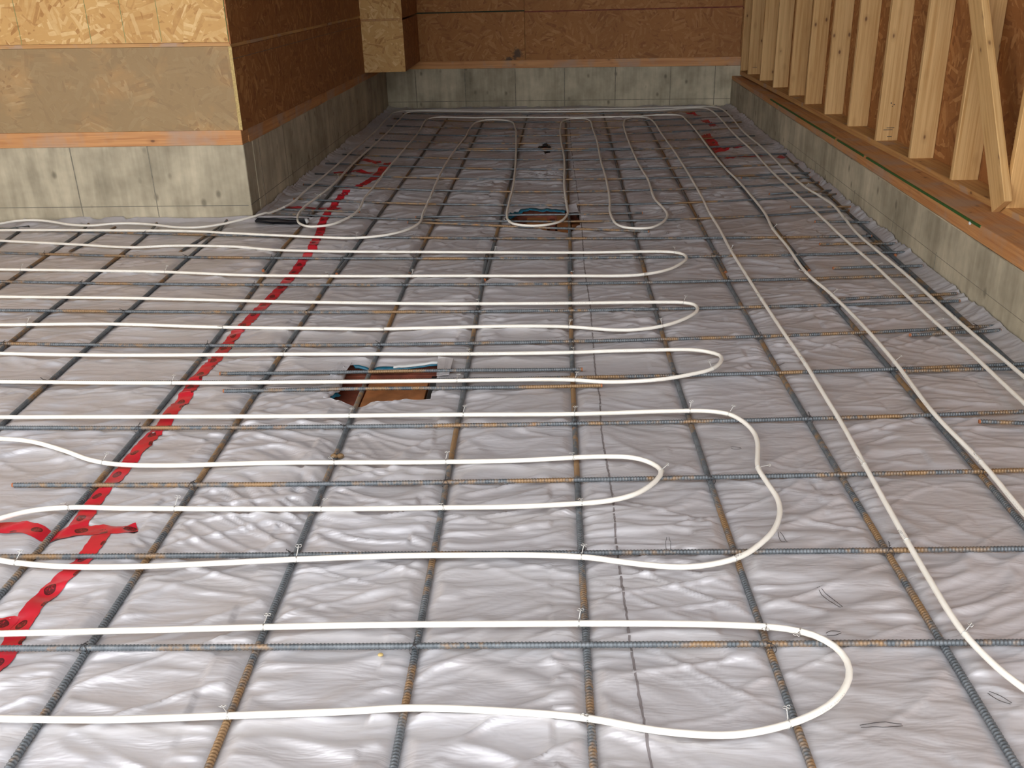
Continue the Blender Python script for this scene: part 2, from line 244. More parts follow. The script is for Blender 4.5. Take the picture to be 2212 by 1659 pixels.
def noise(nt, vec, scale, detail=3, rough=0.55, dist=0.0):
    n = nt.nodes.new('ShaderNodeTexNoise')
    n.inputs['Scale'].default_value = scale
    n.inputs['Detail'].default_value = detail
    n.inputs['Roughness'].default_value = rough
    n.inputs['Distortion'].default_value = dist
    nt.links.new(vec, n.inputs['Vector'])
    return n.outputs['Fac']

def vor(nt, vec, scale, feature='F1', rnd=1.0, metric='EUCLIDEAN'):
    n = nt.nodes.new('ShaderNodeTexVoronoi')
    n.feature = feature
    n.distance = metric
    n.inputs['Scale'].default_value = scale
    n.inputs['Randomness'].default_value = rnd
    nt.links.new(vec, n.inputs['Vector'])
    return n

def bump(nt, bsdf, height, strength=0.3, dist=0.01):
    b = nt.nodes.new('ShaderNodeBump')
    b.inputs['Strength'].default_value = strength
    b.inputs['Distance'].default_value = dist
    nt.links.new(height, b.inputs['Height'])
    nt.links.new(b.outputs[0], bsdf.inputs['Normal'])

def uvc(nt):
    return nt.nodes.new('ShaderNodeTexCoord').outputs['UV']

def pos(nt):
    return nt.nodes.new('ShaderNodeNewGeometry').outputs['Position']

# ------------------------------------------------------------------ materials
def mat_osb(name, dark, mid, light, mud=0.0, mudcol=(0.2, 0.15, 0.1), splat=None):
    mt, nt, bs = new_mat(name)
    uv = uvc(nt)
    cols = []
    for i, (cell, ln, wd) in enumerate(((8.0, 7, 48), (6.0, 6, 36))):
        shifted = mapping(nt, uv, loc=(3.1 * i, 1.7 * i, 0))
        cv = vor(nt, shifted, cell)
        sep = nt.nodes.new('ShaderNodeSeparateColor')
        nt.links.new(cv.outputs['Color'], sep.inputs[0])
        ang = mth(nt, 'MULTIPLY', sep.outputs[0], 6.283)
        vr = nt.nodes.new('ShaderNodeVectorRotate')
        vr.rotation_type = 'Z_AXIS'
        nt.links.new(shifted, vr.inputs['Vector'])
        nt.links.new(ang, vr.inputs['Angle'])
        st = mapping(nt, vr.outputs[0], scale=(ln, wd, 1))
        sv = vor(nt, st, 1.0, metric='CHEBYCHEV')
        s2 = nt.nodes.new('ShaderNodeSeparateColor')
        nt.links.new(sv.outputs['Color'], s2.inputs[0])
        cols.append((s2.outputs[0], s2.outputs[1]))
    pick = mth(nt, 'GREATER_THAN', cols[1][1], 0.55)
    v = nt.nodes.new('ShaderNodeMix')
    nt.links.new(pick, v.inputs[0]); nt.links.new(cols[0][0], v.inputs[2]); nt.links.new(cols[1][0], v.inputs[3])
    val = v.outputs[0]
    fine = noise(nt, mapping(nt, uv, scale=(30, 30, 1)), 1.0, 2)
    val2 = mth(nt, 'ADD', mth(nt, 'MULTIPLY', val, 0.75), mth(nt, 'MULTIPLY', fine, 0.25))
    c = ramp(nt, val2, [(0.08, dark), (0.3, mid), (0.62, mid), (0.9, light)])
    big = noise(nt, uv, 1.6, 3)
    c = mixc(nt, ramp(nt, big, [(0.3, g(0.0)), (0.7, g(0.35))]), c, dark)
    if mud > 0:
        mn = noise(nt, uv, 2.2, 4, 0.65)
        mk = ramp(nt, mn, [(0.52 - 0.35 * mud, g(0.0)), (0.62 - 0.2 * mud, g(min(1, 0.55 + 0.35 * mud)))])
        c = mixc(nt, mk, c, mudcol)
    if splat:
        p = pos(nt)
        for (sx, sy, sz, rad) in splat:
            d = nt.nodes.new('ShaderNodeVectorMath'); d.operation = 'DISTANCE'
            nt.links.new(p, d.inputs[0]); d.inputs[1].default_value = (sx, sy, sz)
            nn = noise(nt, p, 9, 5, 0.7)
            k = mth(nt, 'SUBTRACT', mth(nt, 'ADD', mth(nt, 'DIVIDE', d.outputs['Value'], rad), mth(nt, 'MULTIPLY', nn, 2.2)), 1.3)
            c = mixc(nt, ramp(nt, k, [(0.0, g(0.85)), (0.35, g(0.0))]), c, (0.05, 0.035, 0.025))
    nt.links.new(c, bs.inputs['Base Color'])
    bs.inputs['Roughness'].default_value = 0.72
    return mt

def mat_pine(name, base, dark, grime=0.0, seed=0.0):
    mt, nt, bs = new_mat(name)
    uv = mapping(nt, uvc(nt), loc=(seed, seed * 1.7, 0))
    oi = nt.nodes.new('ShaderNodeObjectInfo')
    off = nt.nodes.new('ShaderNodeVectorMath'); off.operation = 'ADD'
    nt.links.new(uv, off.inputs[0])
    sc = nt.nodes.new('ShaderNodeCombineXYZ')
    nt.links.new(mth(nt, 'MULTIPLY', oi.outputs['Random'], 13.7), sc.inputs[0])
    nt.links.new(mth(nt, 'MULTIPLY', oi.outputs['Random'], 31.1), sc.inputs[1])
    nt.links.new(sc.outputs[0], off.inputs[1])
    v = off.outputs[0]
    gr = noise(nt, mapping(nt, v, scale=(46, 1.3, 1)), 1.0, 3, 0.6, 0.6)
    gr2 = noise(nt, mapping(nt, v, scale=(130, 2.5, 1)), 1.0, 3)
    f = mth(nt, 'ADD', mth(nt, 'MULTIPLY', gr, 0.7), mth(nt, 'MULTIPLY', gr2, 0.3))
    c = ramp(nt, f, [(0.34, dark), (0.56, base), (0.75, tuple(min(1, b * 1.12) for b in base))])
    kv = vor(nt, mapping(nt, v, scale=(13, 7, 1)), 1.0)
    sk = nt.nodes.new('ShaderNodeSeparateColor'); nt.links.new(kv.outputs['Color'], sk.inputs[0])
    has = mth(nt, 'GREATER_THAN', sk.outputs[1], 0.48)
    kd = mth(nt, 'ADD', kv.outputs['Distance'], mth(nt, 'MULTIPLY', gr2, 0.05))
    core = mth(nt, 'MULTIPLY', ramp(nt, kd, [(0.09, g(0.85)), (0.16, g(0.0))]), has)
    halo = mth(nt, 'MULTIPLY', ramp(nt, kd, [(0.12, g(0.45)), (0.38, g(0.0))]), has)
    c = mixc(nt, halo, c, tuple(d * 0.75 for d in dark))
    c = mixc(nt, core, c, (0.13, 0.05, 0.02))
    # each board has its own hue
    hue = ramp(nt, oi.outputs['Random'], [(0.0, (0.92, 0.86, 0.78)), (0.5, (1.0, 1.0, 1.0)), (1.0, (1.06, 1.0, 0.9))])
    c = mixc(nt, 1.0, c, hue, 'MULTIPLY')
    if grime > 0:
        mk = ramp(nt, noise(nt, mapping(nt, v, scale=(2.5, 2.5, 1)), 1.0, 4, 0.65), [(0.6 - 0.25 * grime, g(0.0)), (0.62, g(0.7))])
        c = mixc(nt, mk, c, (0.40, 0.28, 0.20))
    nt.links.new(c, bs.inputs['Base Color'])
    bs.inputs['Roughness'].default_value = 0.6
    return mt

def mat_concrete(name, base, dark):
    mt, nt, bs = new_mat(name)
    uv = uvc(nt)
    big = noise(nt, uv, 2.4, 4, 0.62)
    streak = noise(nt, mapping(nt, uv, scale=(15, 1.6, 1)), 1.0, 3, 0.62, 0.3)
    wide = noise(nt, mapping(nt, uv, scale=(4.5, 0.7, 1)), 1.0, 3)
    f = mth(nt, 'ADD', mth(nt, 'MULTIPLY', big, 0.5), mth(nt, 'ADD', mth(nt, 'MULTIPLY', streak, 0.22), mth(nt, 'MULTIPLY', wide, 0.28)))
    c = ramp(nt, f, [(0.36, dark), (0.5, tuple(0.5 * (a + b) for a, b in zip(base, dark))), (0.62, base)])
    sp = vor(nt, mapping(nt, uv, scale=(9, 6, 1)), 1.0)
    ss = nt.nodes.new('ShaderNodeSeparateColor'); nt.links.new(sp.outputs['Color'], ss.inputs[0])
    spots = mth(nt, 'MULTIPLY', ramp(nt, mth(nt, 'ADD', sp.outputs['Distance'], mth(nt, 'MULTIPLY', big, 0.2)), [(0.17, g(0.7)), (0.30, g(0.0))]), mth(nt, 'GREATER_THAN', ss.outputs[0], 0.5))
    c = mixc(nt, spots, c, tuple(0.55 * d for d in dark))
    pit = noise(nt, uv, 70, 2, 0.7)
    nt.links.new(c, bs.inputs['Base Color'])
    bs.inputs['Roughness'].default_value = 0.85
    bump(nt, bs, pit, 0.3, 0.003)
    return mt

def mat_plain(name, col, rough=0.6, metal=0.0, var=0.0, scale=30.0):
    mt, nt, bs = new_mat(name)
    bs.inputs['Roughness'].default_value = rough
    bs.inputs['Metallic'].default_value = metal
    if var > 0:
        c = mixc(nt, ramp(nt, noise(nt, pos(nt), scale, 2), [(0.35, g(0.0)), (0.65, g(1.0))]), col, tuple(x * (1 - var) for x in col))
        nt.links.new(c, bs.inputs['Base Color'])
    else:
        bs.inputs['Base Color'].default_value = (*col, 1)
    return mt

def mat_blanket():
    mt, nt, bs = new_mat('foil_blanket')
    p = pos(nt)
    dirt = noise(nt, p, 1.9, 3, 0.6)
    c = mixc(nt, ramp(nt, dirt, [(0.35, g(0.0)), (0.7, g(1.0))]), (0.575, 0.57, 0.60), (0.49, 0.47, 0.475))
    fibre = noise(nt, mapping(nt, p, scale=(14, 80, 14)), 1.0, 2, 0.6)
    c = mixc(nt, ramp(nt, fibre, [(0.3, g(0.0)), (0.75, g(0.25))]), c, (0.42, 0.38, 0.37))
    nt.links.new(c, bs.inputs['Base Color'])
    bs.inputs['Metallic'].default_value = 0.35
    bs.inputs['Specular IOR Level'].default_value = 0.5
    bs.inputs['Roughness'].default_value = 0.43
    fold = noise(nt, mapping(nt, p, scale=(5, 17, 5)), 1.0, 3, 0.6, 0.5)
    h = mth(nt, 'ADD', mth(nt, 'MULTIPLY', fold, 1.0), mth(nt, 'MULTIPLY', fibre, 0.10))
    bump(nt, bs, h, 0.5, 0.012)
    return mt

def mat_rebar():
    mt, nt, bs = new_mat('rebar_steel')
    p = pos(nt)
    n1 = noise(nt, p, 2.3, 4, 0.6)
    n2 = noise(nt, p, 38, 3, 0.6)
    f = mth(nt, 'ADD', mth(nt, 'MULTIPLY', n1, 0.75), mth(nt, 'MULTIPLY', n2, 0.25))
    base = mixc(nt, ramp(nt, n2, [(0.35, g(0)), (0.65, g(1))]), (0.095, 0.108, 0.118), (0.15, 0.166, 0.178))
    c = mixc(nt, ramp(nt, f, [(0.50, g(0.0)), (0.57, g(0.75))]), base, (0.30, 0.165, 0.055))
    c = mixc(nt, ramp(nt, noise(nt, p, 5.1, 5, 0.7), [(0.65, g(0.0)), (0.73, g(0.7))]), c, (0.40, 0.19, 0.05))
    nt.links.new(c, bs.inputs['Base Color'])
    bs.inputs['Metallic'].default_value = 0.35
    bs.inputs['Roughness'].default_value = 0.45
    return mt

def mat_tube():
    mt, nt, bs = new_mat('white_tube')
    p = pos(nt)
    c = mixc(nt, ramp(nt, noise(nt, p, 12, 5, 0.6), [(0.4, g(0.0)), (0.75, g(0.4))]), (0.77, 0.74, 0.67), (0.62, 0.56, 0.45))
    uv = uvc(nt)
    su = nt.nodes.new('ShaderNodeSeparateXYZ'); nt.links.new(uv, su.inputs[0])
    # line of small grey print along the tube
    band = mth(nt, 'LESS_THAN', mth(nt, 'ABSOLUTE', mth(nt, 'SUBTRACT', su.outputs[1], 0.42)), 0.03)
    dash = mth(nt, 'GREATER_THAN', noise(nt, mapping(nt, uv, scale=(260, 0, 0)), 1.0, 1), 0.52)
    seg = mth(nt, 'GREATER_THAN', noise(nt, mapping(nt, uv, scale=(2.2, 0, 0)), 1.0, 0), 0.54)
    c = mixc(nt, mth(nt, 'MULTIPLY', mth(nt, 'MULTIPLY', band, dash), mth(nt, 'MULTIPLY', seg, 0.5)), c, (0.25, 0.24, 0.23))
    nt.links.new(c, bs.inputs['Base Color'])
    bs.inputs['Roughness'].default_value = 0.28
    return mt

def mat_tape():
    mt, nt, bs = new_mat('red_seam_tape')
    uv = uvc(nt)
    s = nt.nodes.new('ShaderNodeSeparateXYZ'); nt.links.new(uv, s.inputs[0])
    u, v = s.outputs[0], s.outputs[1]
    def oval(period, shift, cv, ru, rv):
        uu = mth(nt, 'SUBTRACT', mth(nt, 'MODULO', mth(nt, 'ADD', u, shift), period), period * 0.5)
        a = mth(nt, 'DIVIDE', uu, ru)
        b = mth(nt, 'DIVIDE', mth(nt, 'SUBTRACT', v, cv), rv)
        return mth(nt, 'SQRT', mth(nt, 'ADD', mth(nt, 'MULTIPLY', a, a), mth(nt, 'MULTIPLY', b, b)))
    c = mixc(nt, ramp(nt, noise(nt, pos(nt), 9, 3), [(0.3, g(0.0)), (0.7, g(1.0))]), (0.52, 0.016, 0.03), (0.36, 0.011, 0.022))
    txt = mth(nt, 'GREATER_THAN', noise(nt, mapping(nt, uv, scale=(190, 190, 1)), 1.0, 1), 0.56)
    for per, sh, cv, ru, rv in ((0.145, 0.0, 0.004, 0.019, 0.013), (0.145, 0.068, -0.022, 0.012, 0.006)):
        d = oval(per, sh, cv, ru, rv)
        inside = mth(nt, 'LESS_THAN', d, 1.0)
        ring = mth(nt, 'LESS_THAN', mth(nt, 'ABSOLUTE', mth(nt, 'SUBTRACT', d, 0.9)), 0.14)
        k = mth(nt, 'MAXIMUM', mth(nt, 'MULTIPLY', inside, mth(nt, 'SUBTRACT', 0.85, mth(nt, 'MULTIPLY', txt, 0.55))), mth(nt, 'MULTIPLY', ring, 0.9))
        c = mixc(nt, k, c, (0.03, 0.008, 0.008))
    nt.links.new(c, bs.inputs['Base Color'])
    bs.inputs['Roughness'].default_value = 0.35
    return mt

M = {}
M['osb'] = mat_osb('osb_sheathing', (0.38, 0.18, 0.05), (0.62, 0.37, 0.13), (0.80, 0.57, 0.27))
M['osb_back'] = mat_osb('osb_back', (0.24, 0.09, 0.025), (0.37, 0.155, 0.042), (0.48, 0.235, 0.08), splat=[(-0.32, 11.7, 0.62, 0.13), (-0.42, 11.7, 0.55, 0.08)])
M['osb_dark'] = mat_osb('osb_dark_brown', (0.20, 0.07, 0.018), (0.33, 0.13, 0.034), (0.52, 0.26, 0.09))  # darker red-brown tone than the front boards
M['osb_mud'] = mat_osb('osb_muddy', (0.26, 0.13, 0.05), (0.45, 0.27, 0.11), (0.58, 0.40, 0.20), mud=0.62, mudcol=(0.27, 0.19, 0.095))
M['pine'] = mat_pine('pine_stud', (0.66, 0.43, 0.19), (0.50, 0.28, 0.095))
M['plate'] = mat_pine('sill_lumber', (0.58, 0.29, 0.11), (0.40, 0.16, 0.05), grime=0.55, seed=3)
M['plate_clean'] = mat_pine('bottom_plate_lumber', (0.58, 0.34, 0.13), (0.42, 0.2, 0.065), grime=0.15, seed=5)
M['concrete'] = mat_concrete('formed_concrete', (0.57, 0.50, 0.36), (0.22, 0.19, 0.13))
M['seam_conc'] = mat_plain('concrete_seam', (0.25, 0.225, 0.17), 0.9, var=0.3)
M['chalk'] = mat_plain('chalk_line', (0.13, 0.12, 0.10), 0.9)
M['green'] = mat_plain('green_paint', (0.035, 0.13, 0.02), 0.7, var=0.4, scale=60)
M['darkgreen'] = mat_plain('dark_green_gap', (0.02, 0.03, 0.012), 0.8)
M['palegreen'] = mat_plain('pale_green_ink', (0.25, 0.30, 0.12), 0.8, var=0.3)
M['edge'] = mat_plain('osb_cut_edge', (0.56, 0.41, 0.16), 0.8, var=0.3, scale=80)
M['blanket'] = mat_blanket()
M['rebar'] = mat_rebar()
M['tube'] = mat_tube()
M['tape'] = mat_tape()
M['tie'] = mat_plain('tie_wire_bright', (0.62, 0.61, 0.58), 0.3, 0.7)
M['tie_dark'] = mat_plain('tie_wire_dark', (0.05, 0.045, 0.045), 0.55, 0.4)
M['rust'] = mat_plain('rust_end', (0.42, 0.14, 0.05), 0.8, var=0.4, scale=200)
M['thread'] = mat_plain('seam_thread', (0.16, 0.14, 0.14), 0.8)
M['clay'] = mat_plain('brown_board', (0.42, 0.165, 0.055), 0.75, var=0.35, scale=14)
M['clay_red'] = mat_plain('red_brown_board', (0.24, 0.06, 0.03), 0.75, var=0.4, scale=20)
M['black'] = mat_plain('black_plastic', (0.012, 0.012, 0.014), 0.3)
M['blue'] = mat_plain('blue_foam_edge', (0.012, 0.12, 0.19), 0.4, var=0.3, scale=40)
M['white_foam'] = mat_plain('white_foam', (0.55, 0.56, 0.55), 0.5)
M['earth'] = mat_plain('gravel_earth', (0.33, 0.29, 0.24), 0.95, var=0.5, scale=6)
M['ceil'] = mat_plain('roof_sheathing', (0.19, 0.095, 0.035), 0.8, var=0.3, scale=12)  # unseen ceiling colour, darkened to cut bounced light
M['spacer'] = mat_plain('brown_spacer', (0.22, 0.13, 0.055), 0.8, var=0.4, scale=120)
M['ink'] = mat_plain('lumber_ink', (0.10, 0.08, 0.055), 0.8)

# ------------------------------------------------------------------ object helpers
def props(o, label=None, cat=None, group=None, kind=None):
    if label: o['label'] = label
    if cat: o['category'] = cat
    if group: o['group'] = group
    if kind: o['kind'] = kind
    return o

def mesh_obj(name, verts, faces, mat, parent=None, smooth=False, uvs=None, origin=None):
    me = bpy.data.meshes.new(name)
    verts = np.asarray(verts, dtype=np.float64)
    if origin is not None:
        verts = verts - np.asarray(origin)
    if isinstance(faces, np.ndarray):
        nf, k = faces.shape
        me.vertices.add(len(verts)); me.loops.add(nf * k); me.polygons.add(nf)
        me.vertices.foreach_set('co', verts.ravel())
        me.loops.foreach_set('vertex_index', faces.ravel())
        me.polygons.foreach_set('loop_start', np.arange(0, nf * k, k))
        me.polygons.foreach_set('loop_total', np.full(nf, k))
    else:
        me.from_pydata([tuple(v) for v in verts], [], faces)
    if uvs is not None:       # per-vertex uv
        lay = me.uv_layers.new(name='UVMap')
        li = np.zeros(len(me.loops), dtype=np.int32)
        me.loops.foreach_get('vertex_index', li)
        lay.data.foreach_set('uv', np.asarray(uvs)[li].ravel())
    me.update(calc_edges=True)
    if smooth:
        me.polygons.foreach_set('use_smooth', np.ones(len(me.polygons), dtype=bool))
    me.materials.append(mat)
    o = bpy.data.objects.new(name, me)
    COL.objects.link(o)
    if origin is not None:
        o.location = origin
    if parent is not None:
        o.parent = parent
    return o

class Frame:
    """Wall frame: s runs along the wall, d goes into the wall away from the room."""
    def __init__(s, o, e, into):
        s.o = Vector((o[0], o[1], 0)); t = Vector((e[0] - o[0], e[1] - o[1], 0)); s.L = t.length; s.t = t.normalized()
        n = Vector((-s.t.y, s.t.x, 0))
        s.n = n if n.dot(Vector((*into, 0))) > 0 else -n
    def p(s, a, d, z):
        return s.o + s.t * a + s.n * d + Vector((0, 0, z))

def fbox(name, F, s0, s1, d0, d1, z0, z1, mat, parent=None, bev=0.0, uvoff=(0, 0), along=False):
    """box in a wall frame; z0/z1 may be (at s0, at s1). along: grain runs along s."""
    za = z0 if isinstance(z0, tuple) else (z0, z0)
    zb = z1 if isinstance(z1, tuple) else (z1, z1)
    bm = bmesh.new()
    loc = [(s0, d0, za[0]), (s1, d0, za[1]), (s1, d1, za[1]), (s0, d1, za[0]), (s0, d0, zb[0]), (s1, d0, zb[1]), (s1, d1, zb[1]), (s0, d1, zb[0])]
    vs = [bm.verts.new(c) for c in loc]
    for f in ((0, 1, 5, 4), (1, 2, 6, 5), (2, 3, 7, 6), (3, 0, 4, 7), (4, 5, 6, 7), (3, 2, 1, 0)):
        bm.faces.new([vs[i] for i in f])
    if bev > 0:
        bmesh.ops.bevel(bm, geom=list(bm.edges), offset=bev, segments=1, affect='EDGES')
    bm.normal_update()
    uvl = bm.loops.layers.uv.new('UVMap')
    for f in bm.faces:
        n = f.normal
        ax = max(range(3), key=lambda i: abs(n[i]))
        for l in f.loops:
            c = l.vert.co
            q = {0: (c[1], c[2]), 1: (c[0], c[2]), 2: (c[1], c[0])}[ax]
            if along and ax == 1: q = (c[2], c[0])
            if along and ax == 0: q = (c[2], c[1])
            l[uvl].uv = (q[0] + uvoff[0], q[1] + uvoff[1])
    flip = (F.t.cross(F.n)).z < 0
    for v in bm.verts:
        v.co = F.p(*v.co)
    if flip:
        bmesh.ops.reverse_faces(bm, faces=list(bm.faces))
    me = bpy.data.meshes.new(name); bm.to_mesh(me); bm.free()
    me.materials.append(mat)
    o = bpy.data.objects.new(name, me); COL.objects.link(o)
    if parent is not None: o.parent = parent
    return o

ORD = ['zeroth', 'first', 'second', 'third', 'fourth', 'fifth', 'sixth', 'seventh', 'eighth', 'ninth', 'tenth', 'eleventh', 'twelfth',
       'thirteenth', 'fourteenth', 'fifteenth', 'sixteenth', 'seventeenth', 'eighteenth', 'nineteenth', 'twentieth', 'twenty-first', 'twenty-second',
       'twenty-third', 'twenty-fourth']

# ------------------------------------------------------------------ the setting: walls
F_front = Frame(LC, LC + Vector((-1, 0, 0)), (0, 1))
F_left = Frame(LC, BL, (-1, 0))
F_back = Frame(BL, BR, (0, 1))
F_right = Frame(R0, R1, (1, 0))
F_stud = Frame((2.2, 0), (2.2, 1), (1, 0))
LX = 4.2                               # block face runs this far to the left

# front face of the left block
wfl = fbox('wall_left_front', F_front, 0, LX, 0, 0.2, -0.25, (0.509, 0.545), M['concrete'], bev=0.004)
props(wfl, 'pale formed concrete stem wall facing the camera on the left', None, kind='structure')
fbox('sill_plate', F_front, 0.003, LX, 0.0, 0.14, (0.509, 0.545), (0.605, 0.645), M['plate'], wfl, 0.003, along=True)
for i, (a, b) in enumerate(((0.011, 2.45), (2.453, LX))):
    fbox('osb_panel', F_front, a, b, -0.002, 0.011, (0.605 + .0245 * a / 2.45, 0.605 + .0245 * b / 2.45 + 0.0), (1.122 + .013 * a, 1.122 + .013 * b), M['osb_mud'], wfl, 0.001, (0.3 + 2 * i, 0.2))
    fbox('seam_board', F_front, a - 0.011, b, -0.001, 0.02, (1.123 + .013 * a, 1.123 + .013 * b), (1.146 + .013 * a, 1.146 + .013 * b), M['plate_clean'], wfl, 0.001, along=True)
    fbox('osb_panel', F_front, a - 0.011, b, 0.002, 0.013, (1.147 + .013 * a, 1.147 + .013 * b), CEIL, M['osb'], wfl, 0.001, (1.7 + 3 * i, 0.9))
for x in (0.43, 0.66, 0.88, 1.33, 1.75, 2.2):
    fbox('nail_guide_line', F_front, x - 0.0018, x + 0.0018, 0.0012, 0.003, 1.16, CEIL - 0.01, M['palegreen'], wfl)
for x, w in ((0.64, 0.006), (1.16, 0.007), (1.93, 0.005), (2.45, 0.006)):
    fbox('form_seam', F_front, x, x + w, -0.0015, 0.004, 0.03, 0.515, M['seam_conc'], wfl)
fbox('chalk_line', F_front, 0.02, LX, -0.0008, 0.004, (0.108, 0.15), (0.112, 0.154), M['chalk'], wfl)
fbox('green_edge_mark', F_front, 0.0, 0.004, 0.0005, 0.012, 1.15, CEIL, M['green'], wfl)

# inner side of the left block
wl = fbox('wall_left', F_left, 0.2, F_left.L, 0, 0.2, -0.25, (0.503, 0.462), M['concrete'], bev=0.002, uvoff=(7, 0))
props(wl, 'shaded concrete stem wall along the left of the bay', None, kind='structure')
fbox('sill_plate', F_left, 0.145, F_left.L, 0.002, 0.14, (0.503, 0.462), (0.597, 0.535), M['plate'], wl, 0.002, along=True)
cuts = [0.0, 2.2, 4.64, F_left.L]
def lz(a, z0, z1): return z0 + (z1 - z0) * a / F_left.L
for i in range(3):
    a, b = cuts[i] + 0.0015, cuts[i + 1] - 0.0015
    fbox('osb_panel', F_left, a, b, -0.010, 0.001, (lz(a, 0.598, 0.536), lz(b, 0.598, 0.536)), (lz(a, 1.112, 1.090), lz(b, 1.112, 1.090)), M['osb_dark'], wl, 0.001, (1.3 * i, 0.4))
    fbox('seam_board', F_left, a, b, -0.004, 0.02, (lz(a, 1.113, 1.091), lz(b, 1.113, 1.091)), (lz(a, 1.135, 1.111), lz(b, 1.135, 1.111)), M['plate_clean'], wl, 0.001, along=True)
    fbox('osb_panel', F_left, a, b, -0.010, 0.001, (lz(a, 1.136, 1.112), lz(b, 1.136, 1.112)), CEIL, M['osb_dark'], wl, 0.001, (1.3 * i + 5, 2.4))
    fbox('chalk_line', F_left, a, b, -0.0108, -0.0098, (lz(a, 1.045, 1.02), lz(b, 1.045, 1.02)), (lz(a, 1.048, 1.023), lz(b, 1.048, 1.023)), M['chalk'], wl)
for x, w in ((0.32, 0.01), (0.95, 0.008), (1.75, 0.008), (2.6, 0.009), (3.4, 0.009)):
    fbox('form_seam', F_left, x, x + w, -0.0015, 0.004, 0.03, lz(x, 0.503, 0.462) - 0.004, M['seam_conc'], wl)
fbox('chalk_line', F_left, 0.0, 4.0, -0.0008, 0.004, (0.112, 0.10), (0.1155, 0.1035), M['chalk'], wl)
fbox('osb_edge_strip', F_front, -0.0105, 0.011, -0.0025, 0.0, (0.606, 0.606), 1.121, M['edge'], wl)

# back wall
wb = fbox('wall_back', F_back, -0.2, F_back.L + 0.3, 0, 0.2, -0.25, (0.464, 0.447), M['concrete'], bev=0.002, uvoff=(13, 0.5))
props(wb, 'stained concrete stem wall closing the far end', None, kind='structure')
fbox('sill_plate', F_back, -0.2, F_back.L + 0.3, -0.004, 0.14, (0.464, 0.447), (0.545, 0.545), M['plate'], wb, 0.003, uvoff=(2, 8), along=True)
bc = [-0.2, 1.68, 4.12, F_back.L + 0.3]
for i in range(3):
    a, b = bc[i] + 0.0015, bc[i + 1] - 0.0015
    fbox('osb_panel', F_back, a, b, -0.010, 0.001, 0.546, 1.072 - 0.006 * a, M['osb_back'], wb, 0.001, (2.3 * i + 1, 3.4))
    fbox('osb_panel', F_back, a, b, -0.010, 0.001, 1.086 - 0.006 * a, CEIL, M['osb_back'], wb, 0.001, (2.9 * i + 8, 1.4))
fbox('seam_gap', F_back, -0.2, 1.68, -0.003, 0.0005, 1.06, 1.10, M['darkgreen'], wb)
fbox('seam_gap', F_back, 1.68, F_back.L + .3, -0.001, 0.0005, 1.03, 1.09, M['clay_red'], wb)
for x in (0.35, 0.95, 1.55, 2.13, 2.72, 3.35, 3.85):
    fbox('form_seam', F_back, x, x + 0.009, -0.002, 0.004, 0.02, 0.45, M['seam_conc'], wb)
fbox('chalk_line', F_back, 0.0, F_back.L, -0.0008, 0.004, 0.085, 0.092, M['seam_conc'], wb)

for nm, F_, a, b, zz in (('leak_backing', F_back, -0.2, F_back.L + 0.3, 0.46), ):  # backing slabs added behind the walls to block sky light at panel gaps
    fbox(nm, F_, a, b, 0.145, 0.16, zz, CEIL, M['osb_dark'], wb)
fbox('leak_backing', F_front, 0.0, LX, 0.145, 0.16, 0.55, CEIL, M['osb_dark'], wfl)
fbox('leak_backing', F_left, 0.15, F_left.L, 0.145, 0.16, 0.52, CEIL, M['osb_dark'], wl)
# boxed-out OSB column in the far left corner
cb = props(bpy.data.objects.new('column_box', None), 'square sheathed column hanging in the far left corner', 'column')
COL.objects.link(cb); cb.location = (-1.7, 11.2, 0.556)
def cpart(name, x0, x1, y0, y1, z0, z1, mat, uvoff=(0, 0), bev=0.001):
    o = fbox(name, Frame((0, 0), (1, 0), (0, 1)), x0, x1, y0, y1, z0, z1, mat, None, bev, uvoff)
    o.parent = cb; o.matrix_parent_inverse = Matrix.Translation(-Vector(cb.location))
    return o
for z0, z1 in ((0.556, 1.064), (1.084, CEIL)):
    cpart('front_panel', -1.915, -1.472, 10.55, 10.561, z0, z1, M['osb'], (4.4, z0))
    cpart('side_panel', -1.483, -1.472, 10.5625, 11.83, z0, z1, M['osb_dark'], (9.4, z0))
cpart('bottom_panel', -1.905, -1.484, 10.5625, 11.83, 0.557, 0.568, M['osb_dark'], (2, 2))
cpart('seam_board', -1.912, -1.474, 10.553, 10.575, 1.065, 1.083, M['plate_clean'])

# right wall: stem, sill, studs, sheathing
sN = FRONT - 3.8
def rz(s, a, b): return a + (b - a) * (s - 0.6) / 7.0
wr = fbox('wall_right', F_right, sN, F_right.L + 0.1, 0, 0.36, -0.25, 0.298, M['concrete'], bev=0.003, uvoff=(21, 0))
props(wr, 'low concrete stem wall under the stud wall on the right', None, kind='structure')
fbox('sill_plate', F_right, sN, F_right.L + 0.05, 0.004, 0.345, 0.298, (0.398, 0.338), M['plate'], wr, 0.004, uvoff=(4, 1), along=True)
sp = fbox('bottom_plate', F_stud, FRONT, 11.38, 0.0, 0.14, (0.37, 0.355), (0.406, 0.398), M['plate_clean'], wr, 0.002, uvoff=(1, 5), along=True)
for a, b in ((0.30, 2.1), (2.16, 2.8), (2.86, 5.15)):
    za = 0.398 - 0.060 * (a + 4.7) / 12.3; zb = 0.398 - 0.060 * (b + 4.7) / 12.3
    fbox('green_paint_line', F_right, a + .3, b + .3, -0.0005, 0.010, (za - 0.010, zb - 0.009), (za + 0.0008, zb + 0.0008), M['green'], wr)
